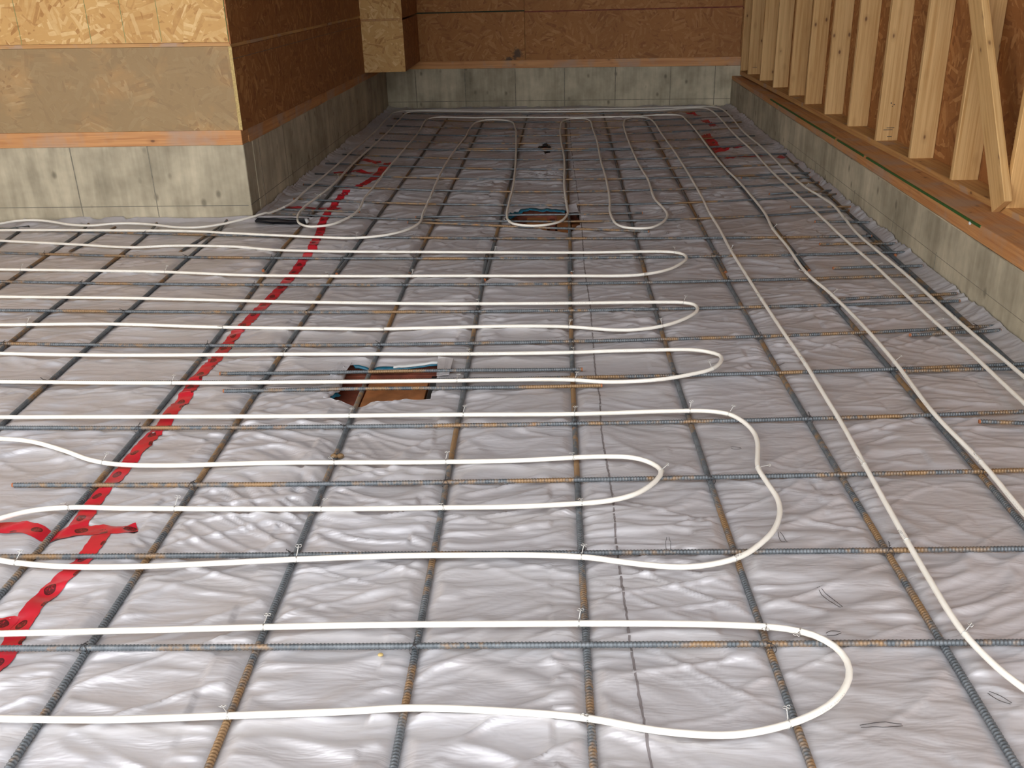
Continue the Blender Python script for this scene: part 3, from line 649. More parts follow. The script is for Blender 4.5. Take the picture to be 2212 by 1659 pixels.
for y in (0.25, 0.7, 1.4, 2.05, 2.7, 3.35, 3.99, 4.61, 5.27, 5.92, 6.565, 7.2, 7.83, 8.45, 9.03, 9.68, 10.29, 10.93, 11.33):
    st = fbox('stud', F_stud, y, y + 0.038, 0.0, 0.14, 0.4, CEIL - 0.076, M['pine'], wr, 0.0025, uvoff=(y * 3.1, y * 1.7))
fbox('leak_backing', F_stud, FRONT, 11.6, 0.156, 0.17, 0.3, CEIL, M['osb_dark'], wr)  # added backing, keeps sky light from leaking through the stud wall
fbox('top_plate', F_stud, FRONT, 11.38, 0.0, 0.14, CEIL - 0.075, CEIL - 0.001, M['plate_clean'], wr, 0.002, along=True)
for i in range(5):
    a = FRONT + 2.46 * i
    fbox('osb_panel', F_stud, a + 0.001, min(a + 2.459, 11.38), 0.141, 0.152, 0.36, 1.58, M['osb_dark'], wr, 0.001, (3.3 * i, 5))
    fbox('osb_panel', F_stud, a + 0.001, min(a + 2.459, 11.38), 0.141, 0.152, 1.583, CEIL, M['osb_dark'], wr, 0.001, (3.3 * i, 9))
fbox('glue_drop', F_right, 0.70, 0.715, -0.006, 0.004, 0.352, 0.366, M['white_foam'], wr, 0.003)
for x in (1.05, 1.75, 2.55, 3.6, 4.9):
    fbox('form_seam', F_right, x, x + 0.006, -0.0012, 0.004, 0.02, 0.12, M['seam_conc'], wr)
fbox('chalk_line', F_right, -0.6, 4.6, -0.0008, 0.004, 0.105, 0.1075, M['seam_conc'], wr)
# ink marks on the studs
for y, d, z, w, h in ((6.565, 0.085, 0.425, 0.03, 0.006), (6.565, 0.07, 0.47, 0.06, 0.004), (6.565, 0.085, 0.483, 0.05, 0.004), (6.565, 0.09, 0.63, 0.008, 0.008), (6.565, 0.07, 0.64, 0.008, 0.008), (6.565, 0.08, 0.62, 0.006, 0.006),
                      (10.93, 0.07, 0.47, 0.05, 0.004)):
    fbox('ink_mark', F_stud, y - 0.0006, y + 0.002, d - w / 2, d + w / 2, z, z + h, M['ink'], wr)

# diagonal brace standing against the studs
def obox(name, c, ax, ay, az, hx, hy, hz, mat, bev=0.003, parent=None):
    bm = bmesh.new()
    bmesh.ops.create_cube(bm, size=2)
    for v in bm.verts: v.co = Vector((v.co.x * hx, v.co.y * hy, v.co.z * hz))
    if bev: bmesh.ops.bevel(bm, geom=list(bm.edges), offset=bev, segments=1, affect='EDGES')
    bm.normal_update()
    uvl = bm.loops.layers.uv.new('UVMap')
    for f in bm.faces:
        n = f.normal; a = max(range(3), key=lambda i: abs(n[i]))
        for l in f.loops:
            q = l.vert.co
            l[uvl].uv = {0: (q[1], q[2]), 1: (q[0], q[2]), 2: (q[0], q[1])}[a]
    me = bpy.data.meshes.new(name); bm.to_mesh(me); bm.free(); me.materials.append(mat)
    o = bpy.data.objects.new(name, me); COL.objects.link(o)
    mm = Matrix((ax, ay, az)).transposed().to_4x4(); mm.translation = c
    o.matrix_world = mm
    if parent is not None: o.parent = parent
    return o
foot = Vector((2.176, 4.60, 0.412)); top = foot + Vector((0, 0.70, 1.0)).normalized() * 2.5
az = (top - foot).normalized(); axx = Vector((1, 0, 0)); ayy = az.cross(axx).normalized()
br = obox('diagonal_brace', (foot + top) / 2, axx, ayy, az, 0.019, 0.07, 1.25, M['pine'])
props(br, 'diagonal wooden brace leaning across the studs on the right', 'brace')

# unseen ceilings shaped for the light, far left wall, ground added for bounce
def slab(name, x0, x1, y0, y1, z0, z1, mat, label):
    o = fbox(name, Frame((0, 0), (1, 0), (0, 1)), x0, x1, y0, y1, z0, z1, mat)
    return props(o, label, None, kind='structure')
slab('ceiling', -2.0, 2.6, FRONT, 12.2, CEIL, CEIL + 0.1, M['ceil'], 'unseen ceiling above the bay, its height set for the light')  # unseen; height and front edge set for the light indoors
slab('unseen_ceiling_left', -6.4, -2.0, 2.4, 6.6, CEIL, CEIL + 0.1, M['ceil'], 'unseen ceiling above the left side, cut back to admit sky light')  # unseen; stops short of the front so more sky light reaches the block
slab('wall_far_left', -6.4, -6.19, FRONT, 6.53, 0, CEIL, M['osb'], 'sheathed wall at the far left outside the picture')
slab('floor', -6.2, 2.3, 0.4, 12.0, -0.30, -0.20, M['earth'], 'earth floor under the insulation blanket')
slab('ground', -14, 12, -16, 0.4, -0.30, -0.05, M['earth'], 'unseen gravel ground in front of the garage, added for bounce light')  # unseen ground, added to bounce sky light inside

# ------------------------------------------------------------------ insulation blanket (height field shared by blanket and tape)
_tab = rng.random((8, 256, 256))
def vnoise(x, y, k=0):
    t = _tab[k]
    xi = np.floor(x).astype(np.int64); yi = np.floor(y).astype(np.int64)
    fx = x - xi; fy = y - yi
    fx = fx * fx * (3 - 2 * fx); fy = fy * fy * (3 - 2 * fy)
    a = t[xi & 255, yi & 255]; b = t[(xi + 1) & 255, yi & 255]; c = t[xi & 255, (yi + 1) & 255]; d = t[(xi + 1) & 255, (yi + 1) & 255]
    return (a + (b - a) * fx) * (1 - fy) + (c + (d - c) * fx) * fy

Z_LONG, Z_CROSS, BAR_R, TUBE_R = 0.0090, 0.0250, 0.0071, 0.0080
def dist_long(x, y):
    d = np.full(np.shape(x), 9.0)
    for pts in L_BARS.values():
        p = np.array(pts); o = np.argsort(p[:, 1]); p = p[o]
        xb = np.interp(y, p[:, 1], p[:, 0])
        dd = np.abs(x - xb) + 3 * np.maximum(0, np.maximum(p[0, 1] - y, y - p[-1, 1]))
        d = np.minimum(d, dd)
    return d
def dist_cross(x, y):
    d = np.full(np.shape(x), 9.0)
    for pts in T_BARS.values():
        p = np.array(pts); o = np.argsort(p[:, 0]); p = p[o]
        yb = np.interp(x, p[:, 0], p[:, 1])
        dd = np.abs(y - yb) + 3 * np.maximum(0, np.maximum(p[0, 0] - x, x - p[-1, 0]))
        d = np.minimum(d, dd)
    return d
def ridge(n, k=2.5, sharp=1.3):
    return np.clip(1 - np.abs(2 * n - 1) * k, 0, 1) ** sharp
def floor_z(x, y):
    x = np.asarray(x, float); y = np.asarray(y, float)
    d = dist_long(x, y); dc = dist_cross(x, y)
    warp = vnoise(x * 1.7, y * 1.9, 0) - 0.5
    # every field between bars gets its own fold direction
    slope = (vnoise(x * 1.3 + 7, y * 2.1, 1) - 0.5) * 1.5
    ya = y + 0.16 * warp
    yb = ya + slope * (x - np.floor(x / 0.41) * 0.41 - 0.2)
    amp = 0.30 + 1.5 * vnoise(x * 2.3, y * 2.7, 2) ** 1.6
    w1 = ridge(vnoise(x * 2.0 + 3, yb * 11.0, 3), 2.2)
    w2 = ridge(vnoise(x * 3.6, (yb + 0.3 * warp) * 26.0, 4), 1.9)
    w3 = ridge(vnoise(x * 2.6 + ya * 2.0, ya * 12.0 - x * 6.0, 5), 3.6)
    w6 = ridge(vnoise(x * 1.6 - ya * 1.0 + 9, ya * 9.0 + x * 4.5, 0), 4.5)
    near = np.exp(-(d / 0.10) ** 2)
    w4 = ridge(vnoise(x * 5.0, ya * 34.0, 6), 1.6)
    w5 = vnoise(x * 9.0, ya * 75.0, 3)
    far = np.clip((y - 4.5) / 4.0, 0, 1)
    wr_ = amp * (1 + 1.1 * far) * (0.0100 * w1 + 0.0038 * w2 + 0.0090 * w3 + 0.0066 * w6 * (1 - 0.6 * far)) + (0.0050 * w4 + 0.0008 * w5) * near * (0.5 + amp)
    pillow = -0.002 + 0.006 * (1 - np.exp(-(d / 0.05) ** 2)) + 0.004 * (vnoise(x * 3.1, y * 3.3, 7) - 0.5)
    z = pillow + wr_ * (0.2 + 0.8 * (1 - np.exp(-(d / 0.02) ** 2)))
    lim = 0.020 + 0.008 * far
    z = lim - np.log1p(np.exp((lim - z) * 600.0)) / 600.0      # stays below the tubes
    z = np.minimum(z, 0.0155 + 0.3 * dc)
    z = np.minimum(z, 0.001 + 0.55 * np.maximum(0, d - 0.010))
    # curls up where it meets the walls
    xr = 1.985 + 0.0178 * (y - 3.8)
    up = np.exp(-(np.maximum(0, xr - x) / 0.045) ** 2) * (0.6 + 0.8 * vnoise(x * 2, y * 5, 2))
    xl = -1.987 + 0.0166 * (y - 6.328)
    up = up + np.where(y > 6.3, np.exp(-(np.maximum(0, x - xl) / 0.04) ** 2), 0) * (0.5 + 0.8 * vnoise(x * 2, y * 5, 3))
    up = up + np.where(x < -1.95, np.exp(-(np.maximum(0, 6.325 - y) / 0.04) ** 2), 0) * (0.25 + 0.9 * vnoise(x * 3, y * 2, 1) ** 2)
    return z + 0.022 * up

seam = np.array(SEAM)
tapec = np.array(TAPES['main_far'][0]); tnear = np.array(TAPES['main_near'][0])
tape_line = np.vstack([tnear[:-1], tapec[1:]])
tape_line = tape_line[np.argsort(tape_line[:, 1])]
def seam_x(y):
    s = seam[np.argsort(seam[:, 1])]
    return np.interp(y, s[:, 1], s[:, 0])
def tape_x(y):
    return np.interp(y, tape_line[:, 1], tape_line[:, 0])
ys = np.concatenate([np.arange(0.45, 1.1, 0.03), np.arange(1.1, 4.6, 0.0065), np.arange(4.6, 8.0, 0.0105), np.arange(8.0, 11.95, 0.018)])

def in_poly(px, py, poly):
    inside = np.zeros(px.shape, bool)
    n = len(poly); j = n - 1
    for i in range(n):
        xi, yi = poly[i]; xj, yj = poly[j]
        c = ((yi > py) != (yj > py)) & (px < (xj - xi) * (py - yi) / (yj - yi + 1e-12) + xi)
        inside ^= c; j = i
    return inside

def sheet(name, lo, hi, ncol, label, zoff=0.0, holes=()):
    u = np.linspace(0, 1, ncol)
    X = lo(ys)[:, None] * (1 - u)[None] + hi(ys)[:, None] * u[None]
    Y = np.repeat(ys[:, None], ncol, 1)
    # tear outlines: slide nearby grid points onto the outline
    for poly in holes:
        P = np.array(poly); cen = P.mean(0)
        rx = np.ptp(P[:, 0]); ry = np.ptp(P[:, 1])
        dense = np.vstack([np.linspace(P[i], P[(i + 1) % len(P)], 60, endpoint=False) for i in range(len(P))])
        near = (np.abs(X - cen[0]) < rx) & (np.abs(Y - cen[1]) < ry)
        idx = np.argwhere(near)
        pts = np.stack([X[near], Y[near]], 1)
        D = np.empty(len(pts)); K = np.empty(len(pts), int)
        for s in range(0, len(pts), 4000):
            dd = ((pts[s:s + 4000, None, :] - dense[None]) ** 2).sum(2)
            K[s:s + 4000] = dd.argmin(1); D[s:s + 4000] = np.sqrt(dd.min(1))
        m_ = D < 0.0062
        X[idx[m_, 0], idx[m_, 1]] = dense[K[m_], 0]; Y[idx[m_, 0], idx[m_, 1]] = dense[K[m_], 1]
    Z = floor_z(X, Y) + zoff
    nr = len(ys)
    ii = np.arange(nr * ncol).reshape(nr, ncol)
    F = np.stack([ii[:-1, :-1], ii[:-1, 1:], ii[1:, 1:], ii[1:, :-1]], -1).reshape(-1, 4)
    cxm = X.ravel()[F].mean(1); cym = Y.ravel()[F].mean(1)
    keep = ~((cym > 6.318) & (cxm < -1.985)) & (cxm > -6.18) & (cym < 11.884 - 0.112 * (cxm + 1.895) - 0.015)
    for poly in holes: keep &= ~in_poly(cxm, cym, poly)
    F = F[keep]
    used = np.unique(F); remap = np.full(nr * ncol, -1); remap[used] = np.arange(len(used))
    V = np.stack([X.ravel(), Y.ravel(), Z.ravel()], 1)[used]
    o = mesh_obj(name, V, remap[F], M['blanket'], None, True)
    return props(o, label, 'blanket', 'foil insulation blankets')

xr_line = lambda y: 1.978 + 0.0178 * (y - 3.8)
b1 = sheet('insulation_blanket', lambda y: np.where(y < 6.325, -6.15, -1.98 + 0.0166 * (y - 6.328)), lambda y: tape_x(y) + 0.012, 300, 'silvery insulation blanket left of the long red tape', 0.0)
b2 = sheet('insulation_blanket', lambda y: tape_x(y) - 0.012, lambda y: seam_x(y) + 0.004, 190, 'silvery insulation blanket with torn holes, right of the red tape', 0.0008, HOLES)
b3 = sheet('insulation_blanket', lambda y: seam_x(y) - 0.006, xr_line, 200, 'silvery insulation blanket along the right wall', 0.0016)

def ribbon(name, pts, width, mat, parent=None, lift=0.003, label=None, cat=None, group=None, nacross=6, taper=True, rough=0.0, seed=0):
    P = np.array(pts)
    seg = np.r_[0, np.cumsum(np.hypot(*np.diff(P, axis=0).T))]
    n = max(4, int(seg[-1] / 0.012))
    t = np.linspace(0, seg[-1], n)
    c = np.stack([np.interp(t, seg, P[:, 0]), np.interp(t, seg, P[:, 1])], 1)
    if n > 12:
        k = np.ones(5) / 5
        for a in (0, 1):
            c[2:-2, a] = np.convolve(c[:, a], k, 'valid')
    tan = np.gradient(c, axis=0); tan /= np.linalg.norm(tan, axis=1)[:, None] + 1e-9
    nor = np.stack([-tan[:, 1], tan[:, 0]], 1)
    r_ = np.random.default_rng(seed)
    V = []; UV = []
    for j in range(nacross):
        f = j / (nacross - 1) - 0.5
        edge = rough * (r_.random(n) - 0.5) if j in (0, nacross - 1) else 0
        q = c + nor * (f * width + edge)[..., None] if np.ndim(edge) else c + nor * (f * width)
        z = floor_z(q[:, 0], q[:, 1]) + lift
        V.append(np.column_stack([q, z])); UV.append(np.column_stack([t, np.full(n, f * width)]))
    V = np.stack(V, 1).reshape(-1, 3); UV = np.stack(UV, 1).reshape(-1, 2)
    ii = np.arange(n * nacross).reshape(n, nacross)
    F = np.stack([ii[:-1, :-1], ii[1:, :-1], ii[1:, 1:], ii[:-1, 1:]], -1).reshape(-1, 4)
    o = mesh_obj(name, V, F[:, ::-1].copy(), mat, parent, True, UV)
    if label: props(o, label, cat, group)
    return o

# stitched seam and lapped edge of the middle blanket
s_ = seam[(seam[:, 1] > 1.0)]
ribbon('seam_thread', s_, 0.006, M['thread'], b3, 0.0025, rough=0.003)

TAPE_LABEL = {
 'main_near': 'red printed seam tape in the bottom left corner, running off the lower edge',
 'main_far': 'long red printed seam tape running from the left foreground to the block corner',
 'cross_near': 'short red tape lying crosswise over the long tape at the left edge',
 'stub_left': 'torn end of red tape cut by the left edge, below the crosswise tape',
 'far_bend': 'bent strip of red tape beyond the far end of the long tape',
 'far_cross1': 'thin crosswise red tape beside the corner of the left block',
 'far_cross2': 'crosswise red tape touching the bent strip by the left wall',
 'far_cross3': 'farthest short red tape patch by the left wall',
 'right_a': 'red tape strip nearest the back wall in the right corner',
 'right_b': 'slanting red tape strip second from the back wall on the right',
 'right_c': 'broad red tape strip between the two right-hand tubes far back',
 'right_d': 'thin curved red tape reaching right from the broad strip far back',
 'right_e': 'thin straight red tape crossing under the right-hand tubes',
 'right_f': 'small red tape patch against the right concrete wall',
}
for i, (k, (pts, w)) in enumerate(TAPES.items()):
    ribbon('seam_tape', pts, w, M['tape'], None, 0.0042 if 'cross' in k or 'stub' in k else 0.0034, TAPE_LABEL[k], 'tape', 'red seam tapes', rough=0.004, seed=i)

# ------------------------------------------------------------------ swept bars and tubes
def sweep(P, r, nsides, uvlen=True, cap=True):
    """P: (n,3) centre points, r: (n,) radius -> verts, quads, uvs"""
    n = len(P)
    tan = np.gradient(P, axis=0); tan /= np.linalg.norm(tan, axis=1)[:, None] + 1e-12
    up = np.array([0, 0, 1.0])
    side = np.cross(tan, up); side /= np.linalg.norm(side, axis=1)[:, None] + 1e-12
    u2 = np.cross(side, tan)
    a = np.linspace(0, 2 * np.pi, nsides, endpoint=False)
    V = P[:, None, :] + r[:, None, None] * (np.cos(a)[None, :, None] * side[:, None, :] + np.sin(a)[None, :, None] * u2[:, None, :])
    ii = np.arange(n * nsides).reshape(n, nsides)
    nx = np.roll(ii, -1, 1)
    F = np.stack([ii[:-1], nx[:-1], nx[1:], ii[1:]], -1).reshape(-1, 4)
    seg = np.r_[0, np.cumsum(np.linalg.norm(np.diff(P, axis=0), axis=1))]
    UV = np.stack([np.repeat(seg[:, None], nsides, 1), np.repeat((a / (2 * np.pi))[None], n, 0)], -1).reshape(-1, 2)
    V = V.reshape(-1, 3)
    if cap:
        base = len(V)
        V = np.vstack([V, P[0], P[-1]]); UV = np.vstack([UV, UV[0], UV[-1]])
        f0 = np.stack([ii[0], np.full(nsides, base), np.full(nsides, base), nx[0]], -1)
        F = [tuple(q) for q in F] + [(int(ii[0, j]), int(base), int(nx[0, j])) for j in range(nsides)] + [(int(nx[-1, j]), int(base + 1), int(ii[-1, j])) for j in range(nsides)]
    return V, F, UV

def bar(name, pts, z, label, group, BAR_R=BAR_R, rise=(0, 0)):
    P = np.array(pts)
    seg = np.r_[0, np.cumsum(np.hypot(*np.diff(P, axis=0).T))]
    Lb = seg[-1]
    ymid = P[:, 1]
    ts = [0.0]
    # ribs at their true pitch close to the camera, plain farther off
    t = 0.0; rad = [BAR_R]
    while t < Lb:
        yy = np.interp(t, seg, P[:, 1]); xx = np.interp(t, seg, P[:, 0])
        far = yy > 6.0 or yy < 1.1 or abs(xx) > 0.62 * yy + 0.25
        if far:
            t += 0.08; ts.append(min(t, Lb)); rad.append(BAR_R)
        else:
            for dt, rr in ((0.0042, BAR_R), (0.0058, BAR_R * 1.17), (0.0078, BAR_R * 1.17), (0.0094, BAR_R)):
                if t + dt < Lb: ts.append(t + dt); rad.append(rr)
            t += 0.0094
    if ts[-1] < Lb - 1e-4: ts.append(Lb); rad.append(BAR_R)
    ts = np.array(ts); rad = np.array(rad)
    x = np.interp(ts, seg, P[:, 0]); y = np.interp(ts, seg, P[:, 1])
    f = ts / Lb
    zz = z + 0.0012 * np.sin(f * 9 + len(label)) + rise[0] * np.clip(1 - ts / 0.35, 0, 1) ** 2 + rise[1] * np.clip(1 - (Lb - ts) / 0.25, 0, 1) ** 2
    C = np.column_stack([x, y, zz])
    V, F, UV = sweep(C, rad, 8)
    o = mesh_obj(name, V, F, M['rebar'], None, False, UV, origin=tuple(C[0]))
    # smooth across, keep rib edges readable
    o.data.polygons.foreach_set('use_smooth', np.ones(len(o.data.polygons), dtype=bool))
    props(o, label, 'rebar', group)
    # rusty sawn end as a part
    for e, nb in ((0, 1), (-1, -2)):
        c = C[e]; dirv = C[e] - C[nb]; dirv /= np.linalg.norm(dirv)
        if abs(c[0]) < 2.2 and 1.4 < c[1] < 7.5:
            P2 = np.array([c - dirv * 0.004, c + dirv * 0.0015])
            v2, f2, u2 = sweep(P2, np.array([BAR_R * 1.03] * 2), 10)
            mesh_obj('sawn_end', v2, f2, M['rust'], o, False, u2, origin=None).location = tuple(-np.array(C[0]))
    return o

BAR_L = 0.0083
order_near = ['m4', 'm3', 'm2', 'm1', 'n0', 'n1', 'n2', 'n3', 'n4', 'n5', 'n6', 'n7', 'n8']
order_far = ['f0', 'f1', 'f2', 'f3', 'f4', 'f5', 'f6', 'f7', 'f8']
GL, GT, GS = 'lengthwise reinforcing bars', 'crosswise reinforcing bars', 'short lap and dowel bars'
for i, k in enumerate(order_near):
    bar('rebar', L_BARS[k], Z_LONG, 'ribbed rebar running away from the camera in front, %s from the left' % ORD[i + 1], GL, BAR_L, rise=(0, 0.02 if k in ('m1', 'm2', 'm3') else 0))
for i, k in enumerate(order_far):
    bar('rebar', L_BARS[k], Z_LONG + 0.0005, 'rebar running lengthwise in the far bay, %s from the left wall' % ORD[i + 1], GL, BAR_L)
for k, lab in (('s1', 'short rusty dowel bar beside the block corner on the left'), ('s2', 'short rusty dowel bar left of the block corner dowel'), ('s3', 'short dowel bar at the left edge against the block face')):
    bar('rebar', L_BARS[k], Z_LONG, lab, GS, rise=(0, 0.0))
for i in range(1, 23):
    bar('rebar', T_BARS['t%d' % i], Z_CROSS, 'ribbed rebar lying crosswise, %s up from the bottom edge' % ORD[i], GT)
SHORT = {
 'a1': 'short lap bar crossing the front torn hole near its far rim',
 'a2': 'short lap bar crossing the front torn hole near its close rim',
 'a15': 'dowel bar cut by the right edge, nearest the camera',
 'a16': 'dowel bar beside the fifth crosswise rebar at the right edge',
 'a3': 'dowel bar by the right wall beside the sixth crosswise rebar',
 'a4': 'dowel bar by the right wall beside the seventh crosswise rebar',
 'a5': 'dowel bar by the right wall beside the eighth crosswise rebar',
 'a6': 'dowel bar by the right wall beside the ninth crosswise rebar',
 'a7': 'dowel bar by the right wall beyond the tenth crosswise rebar',
 'a10': 'dowel bar by the right wall beyond the eleventh crosswise rebar',
 'a11': 'dowel bar by the right wall beyond the twelfth crosswise rebar',
 'a12': 'dowel bar by the right wall beyond the thirteenth crosswise rebar',
 'a8': 'lap bar over the far rim of the middle torn hole',
 'a9': 'lap bar over the close rim of the middle torn hole',
 'a13': 'lap bar doubled beside the crosswise rebar at the farthest hole',
 'a14': 'dowel bar poking out of the left wall near the block corner',
}
for k, lab in SHORT.items():
    bar('rebar', T_BARS[k], Z_CROSS + (0.0 if k in ('a1', 'a2', 'a8', 'a9') else 0.001), lab, GS)

# heating tube
def catmull(P, step=0.022):
    P = np.array(P, float); n = len(P)
    Q = np.vstack([2 * P[0] - P[1], P, 2 * P[-1] - P[-2]])
    out = []
    for i in range(1, n):
        p0, p1, p2, p3 = Q[i - 1], Q[i], Q[i + 1], Q[i + 2]
        d = [max(1e-4, np.linalg.norm(b - a) ** 0.5) for a, b in ((p0, p1), (p1, p2), (p2, p3))]
        t0 = 0; t1 = d[0]; t2 = t1 + d[1]; t3 = t2 + d[2]
        m_ = max(2, int(np.linalg.norm(p2 - p1) / step))
        t = np.linspace(t1, t2, m_, endpoint=(i == n - 1))[:, None]
        A1 = (t1 - t) / (t1 - t0) * p0 + (t - t0) / (t1 - t0) * p1
        A2 = (t2 - t) / (t2 - t1) * p1 + (t - t1) / (t2 - t1) * p2
        A3 = (t3 - t) / (t3 - t2) * p2 + (t - t2) / (t3 - t2) * p3
        B1 = (t2 - t) / (t2 - t0) * A1 + (t - t0) / (t2 - t0) * A2
        B2 = (t3 - t) / (t3 - t1) * A2 + (t - t1) / (t3 - t1) * A3
        out.append((t2 - t) / (t2 - t1) * B1 + (t - t1) / (t2 - t1) * B2)
    return np.vstack(out)

TUBE_LABEL = {
 'A': ('white heating tube making the nearest hairpin loop across the foreground', 'the nearest hairpin tube'),
 'B': ('white heating tube with an S-shaped bend wrapped around a shorter hairpin', 'the S-bend tube'),
 'C': ('white heating tube hairpin passing over the front torn hole', 'the hairpin tube over the front hole'),
 'D': ('white heating tube hairpin next beyond the one over the front hole', 'the hairpin tube beyond the front hole'),
 'E': ('farthest white crosswise hairpin tube, reaching the third bar from the right', 'the farthest crosswise hairpin tube'),
 'G': ('tan-white heating tube winding in narrow U loops through the middle of the far bay', 'the tube winding through the middle bay'),
 'I': ('heating tube with a U turn beside the block corner and two long right-hand runs', 'the tube with the U turn at the block'),
 'H': ('outermost heating tube hugging the left, back and right walls', 'the outermost wall-hugging tube'),
}
tube_paths = {}
for k, pts in TUBES.items():
    c = catmull(pts)
    dx = dist_cross(c[:, 0], c[:, 1])
    z = Z_LONG + BAR_L + TUBE_R + 0.0005 + 0.0150 * np.exp(-(np.maximum(0, dx - 0.018) / 0.09) ** 2)
    # a stiff tube spans from bar to bar instead of dipping between them
    sl = np.r_[0, np.cumsum(np.hypot(*np.diff(c, axis=0).T))]
    tt = np.arange(0, sl[-1] + 0.02, 0.02)
    zr = np.interp(tt, sl, z)
    wv = 13
    zp = np.pad(zr, wv, mode='edge')
    zm = np.max(np.stack([zp[j:j + len(zr)] for j in range(2 * wv + 1)]), 0)
    zs = np.convolve(np.pad(zm, 10, mode='edge'), np.ones(21) / 21, 'valid')
    z = np.maximum(np.interp(sl, tt, zs), z)
    if k == 'H':
        z = z + 0.012 * np.exp(-((c[:, 1] - 6.25) / 0.3) ** 2) * (c[:, 0] < -1.9)
    if k == 'I':
        z = z + 0.004
    C = np.column_stack([c, z])
    tube_paths[k] = C
    V, F, UV = sweep(C, np.full(len(C), TUBE_R), 14)
    o = mesh_obj('heating_tube', V, F, M['tube'], None, True, UV, origin=tuple(C[0]))
    props(o, TUBE_LABEL[k][0], 'tube', 'white floor heating tubes')

# ------------------------------------------------------------------ wire ties (bright on tubes, dark on bar crossings)
def wire_mesh(name, paths, r, mat):
    VV = []; FF = []
    for P in paths:
        v, f, u = sweep(np.array(P), np.full(len(P), r), 5)
        o_ = len(VV); VV += [tuple(q) for q in v]; FF += [tuple(i + o_ for i in q) for q in f]
    me = bpy.data.meshes.new(name); me.from_pydata(VV, [], FF); me.materials.append(mat)
    me.polygons.foreach_set('use_smooth', np.ones(len(me.polygons), dtype=bool))
    return me
def ring(rad, n=16, tilt=0.0, x=0.0):
    return [(x + tilt * math.sin(a), rad * math.cos(a), rad * math.sin(a)) for a in [2 * math.pi * i / n for i in range(n + 1)]]
tie_meshes = []
for v in range(4):
    rd_ = random.Random(v)
    R_ = TUBE_R + 0.0009
    ps = [ring(R_, tilt=0.003), ring(R_, tilt=-0.002, x=0.003)]
    ang = rd_.uniform(0.3, 1.1)
    tw = [];  tw2 = []
    L_ = rd_.uniform(0.018, 0.03)
    for i in range(14):
        f = i / 13
        b = (0.002 + 0.004 * f, (R_ + L_ * f) * math.cos(ang), (R_ + L_ * f * 0.7) * math.sin(ang) + 0.002)
        tw.append((b[0] + 0.0011 * math.cos(f * 20), b[1], b[2] + 0.0011 * math.sin(f * 20)))
        tw2.append((b[0] - 0.0011 * math.cos(f * 20), b[1], b[2] - 0.0011 * math.sin(f * 20)))
    ps += [tw, tw2]
    e = tw[-1]
    for sgn in (-1, 1):
        ps.append([(e[0] + 0.004 * sgn + 0.0045 * math.cos(a), e[1] + 0.0045 * math.sin(a), e[2] + 0.001 * math.sin(2 * a)) for a in [2 * math.pi * i / 10 for i in range(11)]])
    tie_meshes.append(wire_mesh('wire_tie', ps, 0.0008, M['tie']))
count = {}
tie_sorted = sorted(TIES, key=lambda q: (q[0], q[2], q[1]))
for (k, x, y) in tie_sorted:
    C = tube_paths[k]
    i = int(np.argmin(np.hypot(C[:, 0] - x, C[:, 1] - y)))
    i = min(max(i, 2), len(C) - 3)
    t = C[i + 1] - C[i - 1]
    o = bpy.data.objects.new('wire_tie', random.choice(tie_meshes))
    COL.objects.link(o)
    o.location = tuple(C[i])
    o.rotation_euler = (random.choice((0, math.pi * 0.15, 0)), 0, math.atan2(t[1], t[0]) + (math.pi if random.random() < 0.5 else 0))
    count[k] = count.get(k, 0) + 1
    props(o, 'wire tie on %s, %s from camera' % (TUBE_LABEL[k][1], ORD[count[k]]), 'wire tie', 'bright wire ties on the tubes')

def knot_mesh(v):
    rd_ = random.Random(50 + v)
    ps = [[(0.010 * math.cos(a) * (1 if v % 2 else 0.8), 0.010 * math.cos(a), 0.0135 * math.sin(a) - 0.004) for a in [2 * math.pi * i / 14 for i in range(15)]],
          [(0.010 * math.cos(a), -0.010 * math.cos(a), 0.0135 * math.sin(a) - 0.004) for a in [2 * math.pi * i / 14 for i in range(15)]]]
    q = rd_.uniform(0, 6.28)
    ps.append([(0.016 * f * math.cos(q) + 0.002 * math.sin(f * 18), 0.016 * f * math.sin(q) + 0.002 * math.cos(f * 18), 0.0095 + 0.010 * f) for f in [i / 9 for i in range(10)]])
    return wire_mesh('rebar_knot', ps, 0.0011, M['tie_dark'])
knots = [knot_mesh(v) for v in range(3)]
for ti in range(1, 13):
    P = np.array(T_BARS['t%d' % ti])
    for li, lk in enumerate(order_near + order_far):
        Q = np.array(L_BARS[lk])
        yb = np.interp(np.linspace(Q[0, 1], Q[-1, 1], 400), Q[:, 1], Q[:, 1]); xb = np.interp(yb, Q[:, 1], Q[:, 0])
        if xb.min() < P[0, 0] - .05 or xb.max() > P[-1, 0]: continue
        dy = np.interp(xb, P[:, 0], P[:, 1]) - yb
        s = np.where(np.diff(np.sign(dy)) != 0)[0]
        if len(s) == 0 or (ti + li) % 2: continue
        x, y = xb[s[0]], yb[s[0]]
        if abs(x) > 0.6 * y + 0.1 or y > 7: continue
        o = bpy.data.objects.new('rebar_knot', knots[(ti * 3 + li) % 3]); COL.objects.link(o)
        o.location = (x, y, Z_CROSS); o.rotation_euler = (0, 0, random.uniform(-0.3, 0.3))
        far = lk[0] == 'f'
        nm = ('%s far lengthwise bar' % ORD[li - 12]) if far else ('%s lengthwise bar' % ORD[li + 1])
        props(o, 'dark wire knot, %s crosswise bar up, %s from left' % (ORD[ti], nm), 'wire knot', 'dark wire knots on the rebar grid')

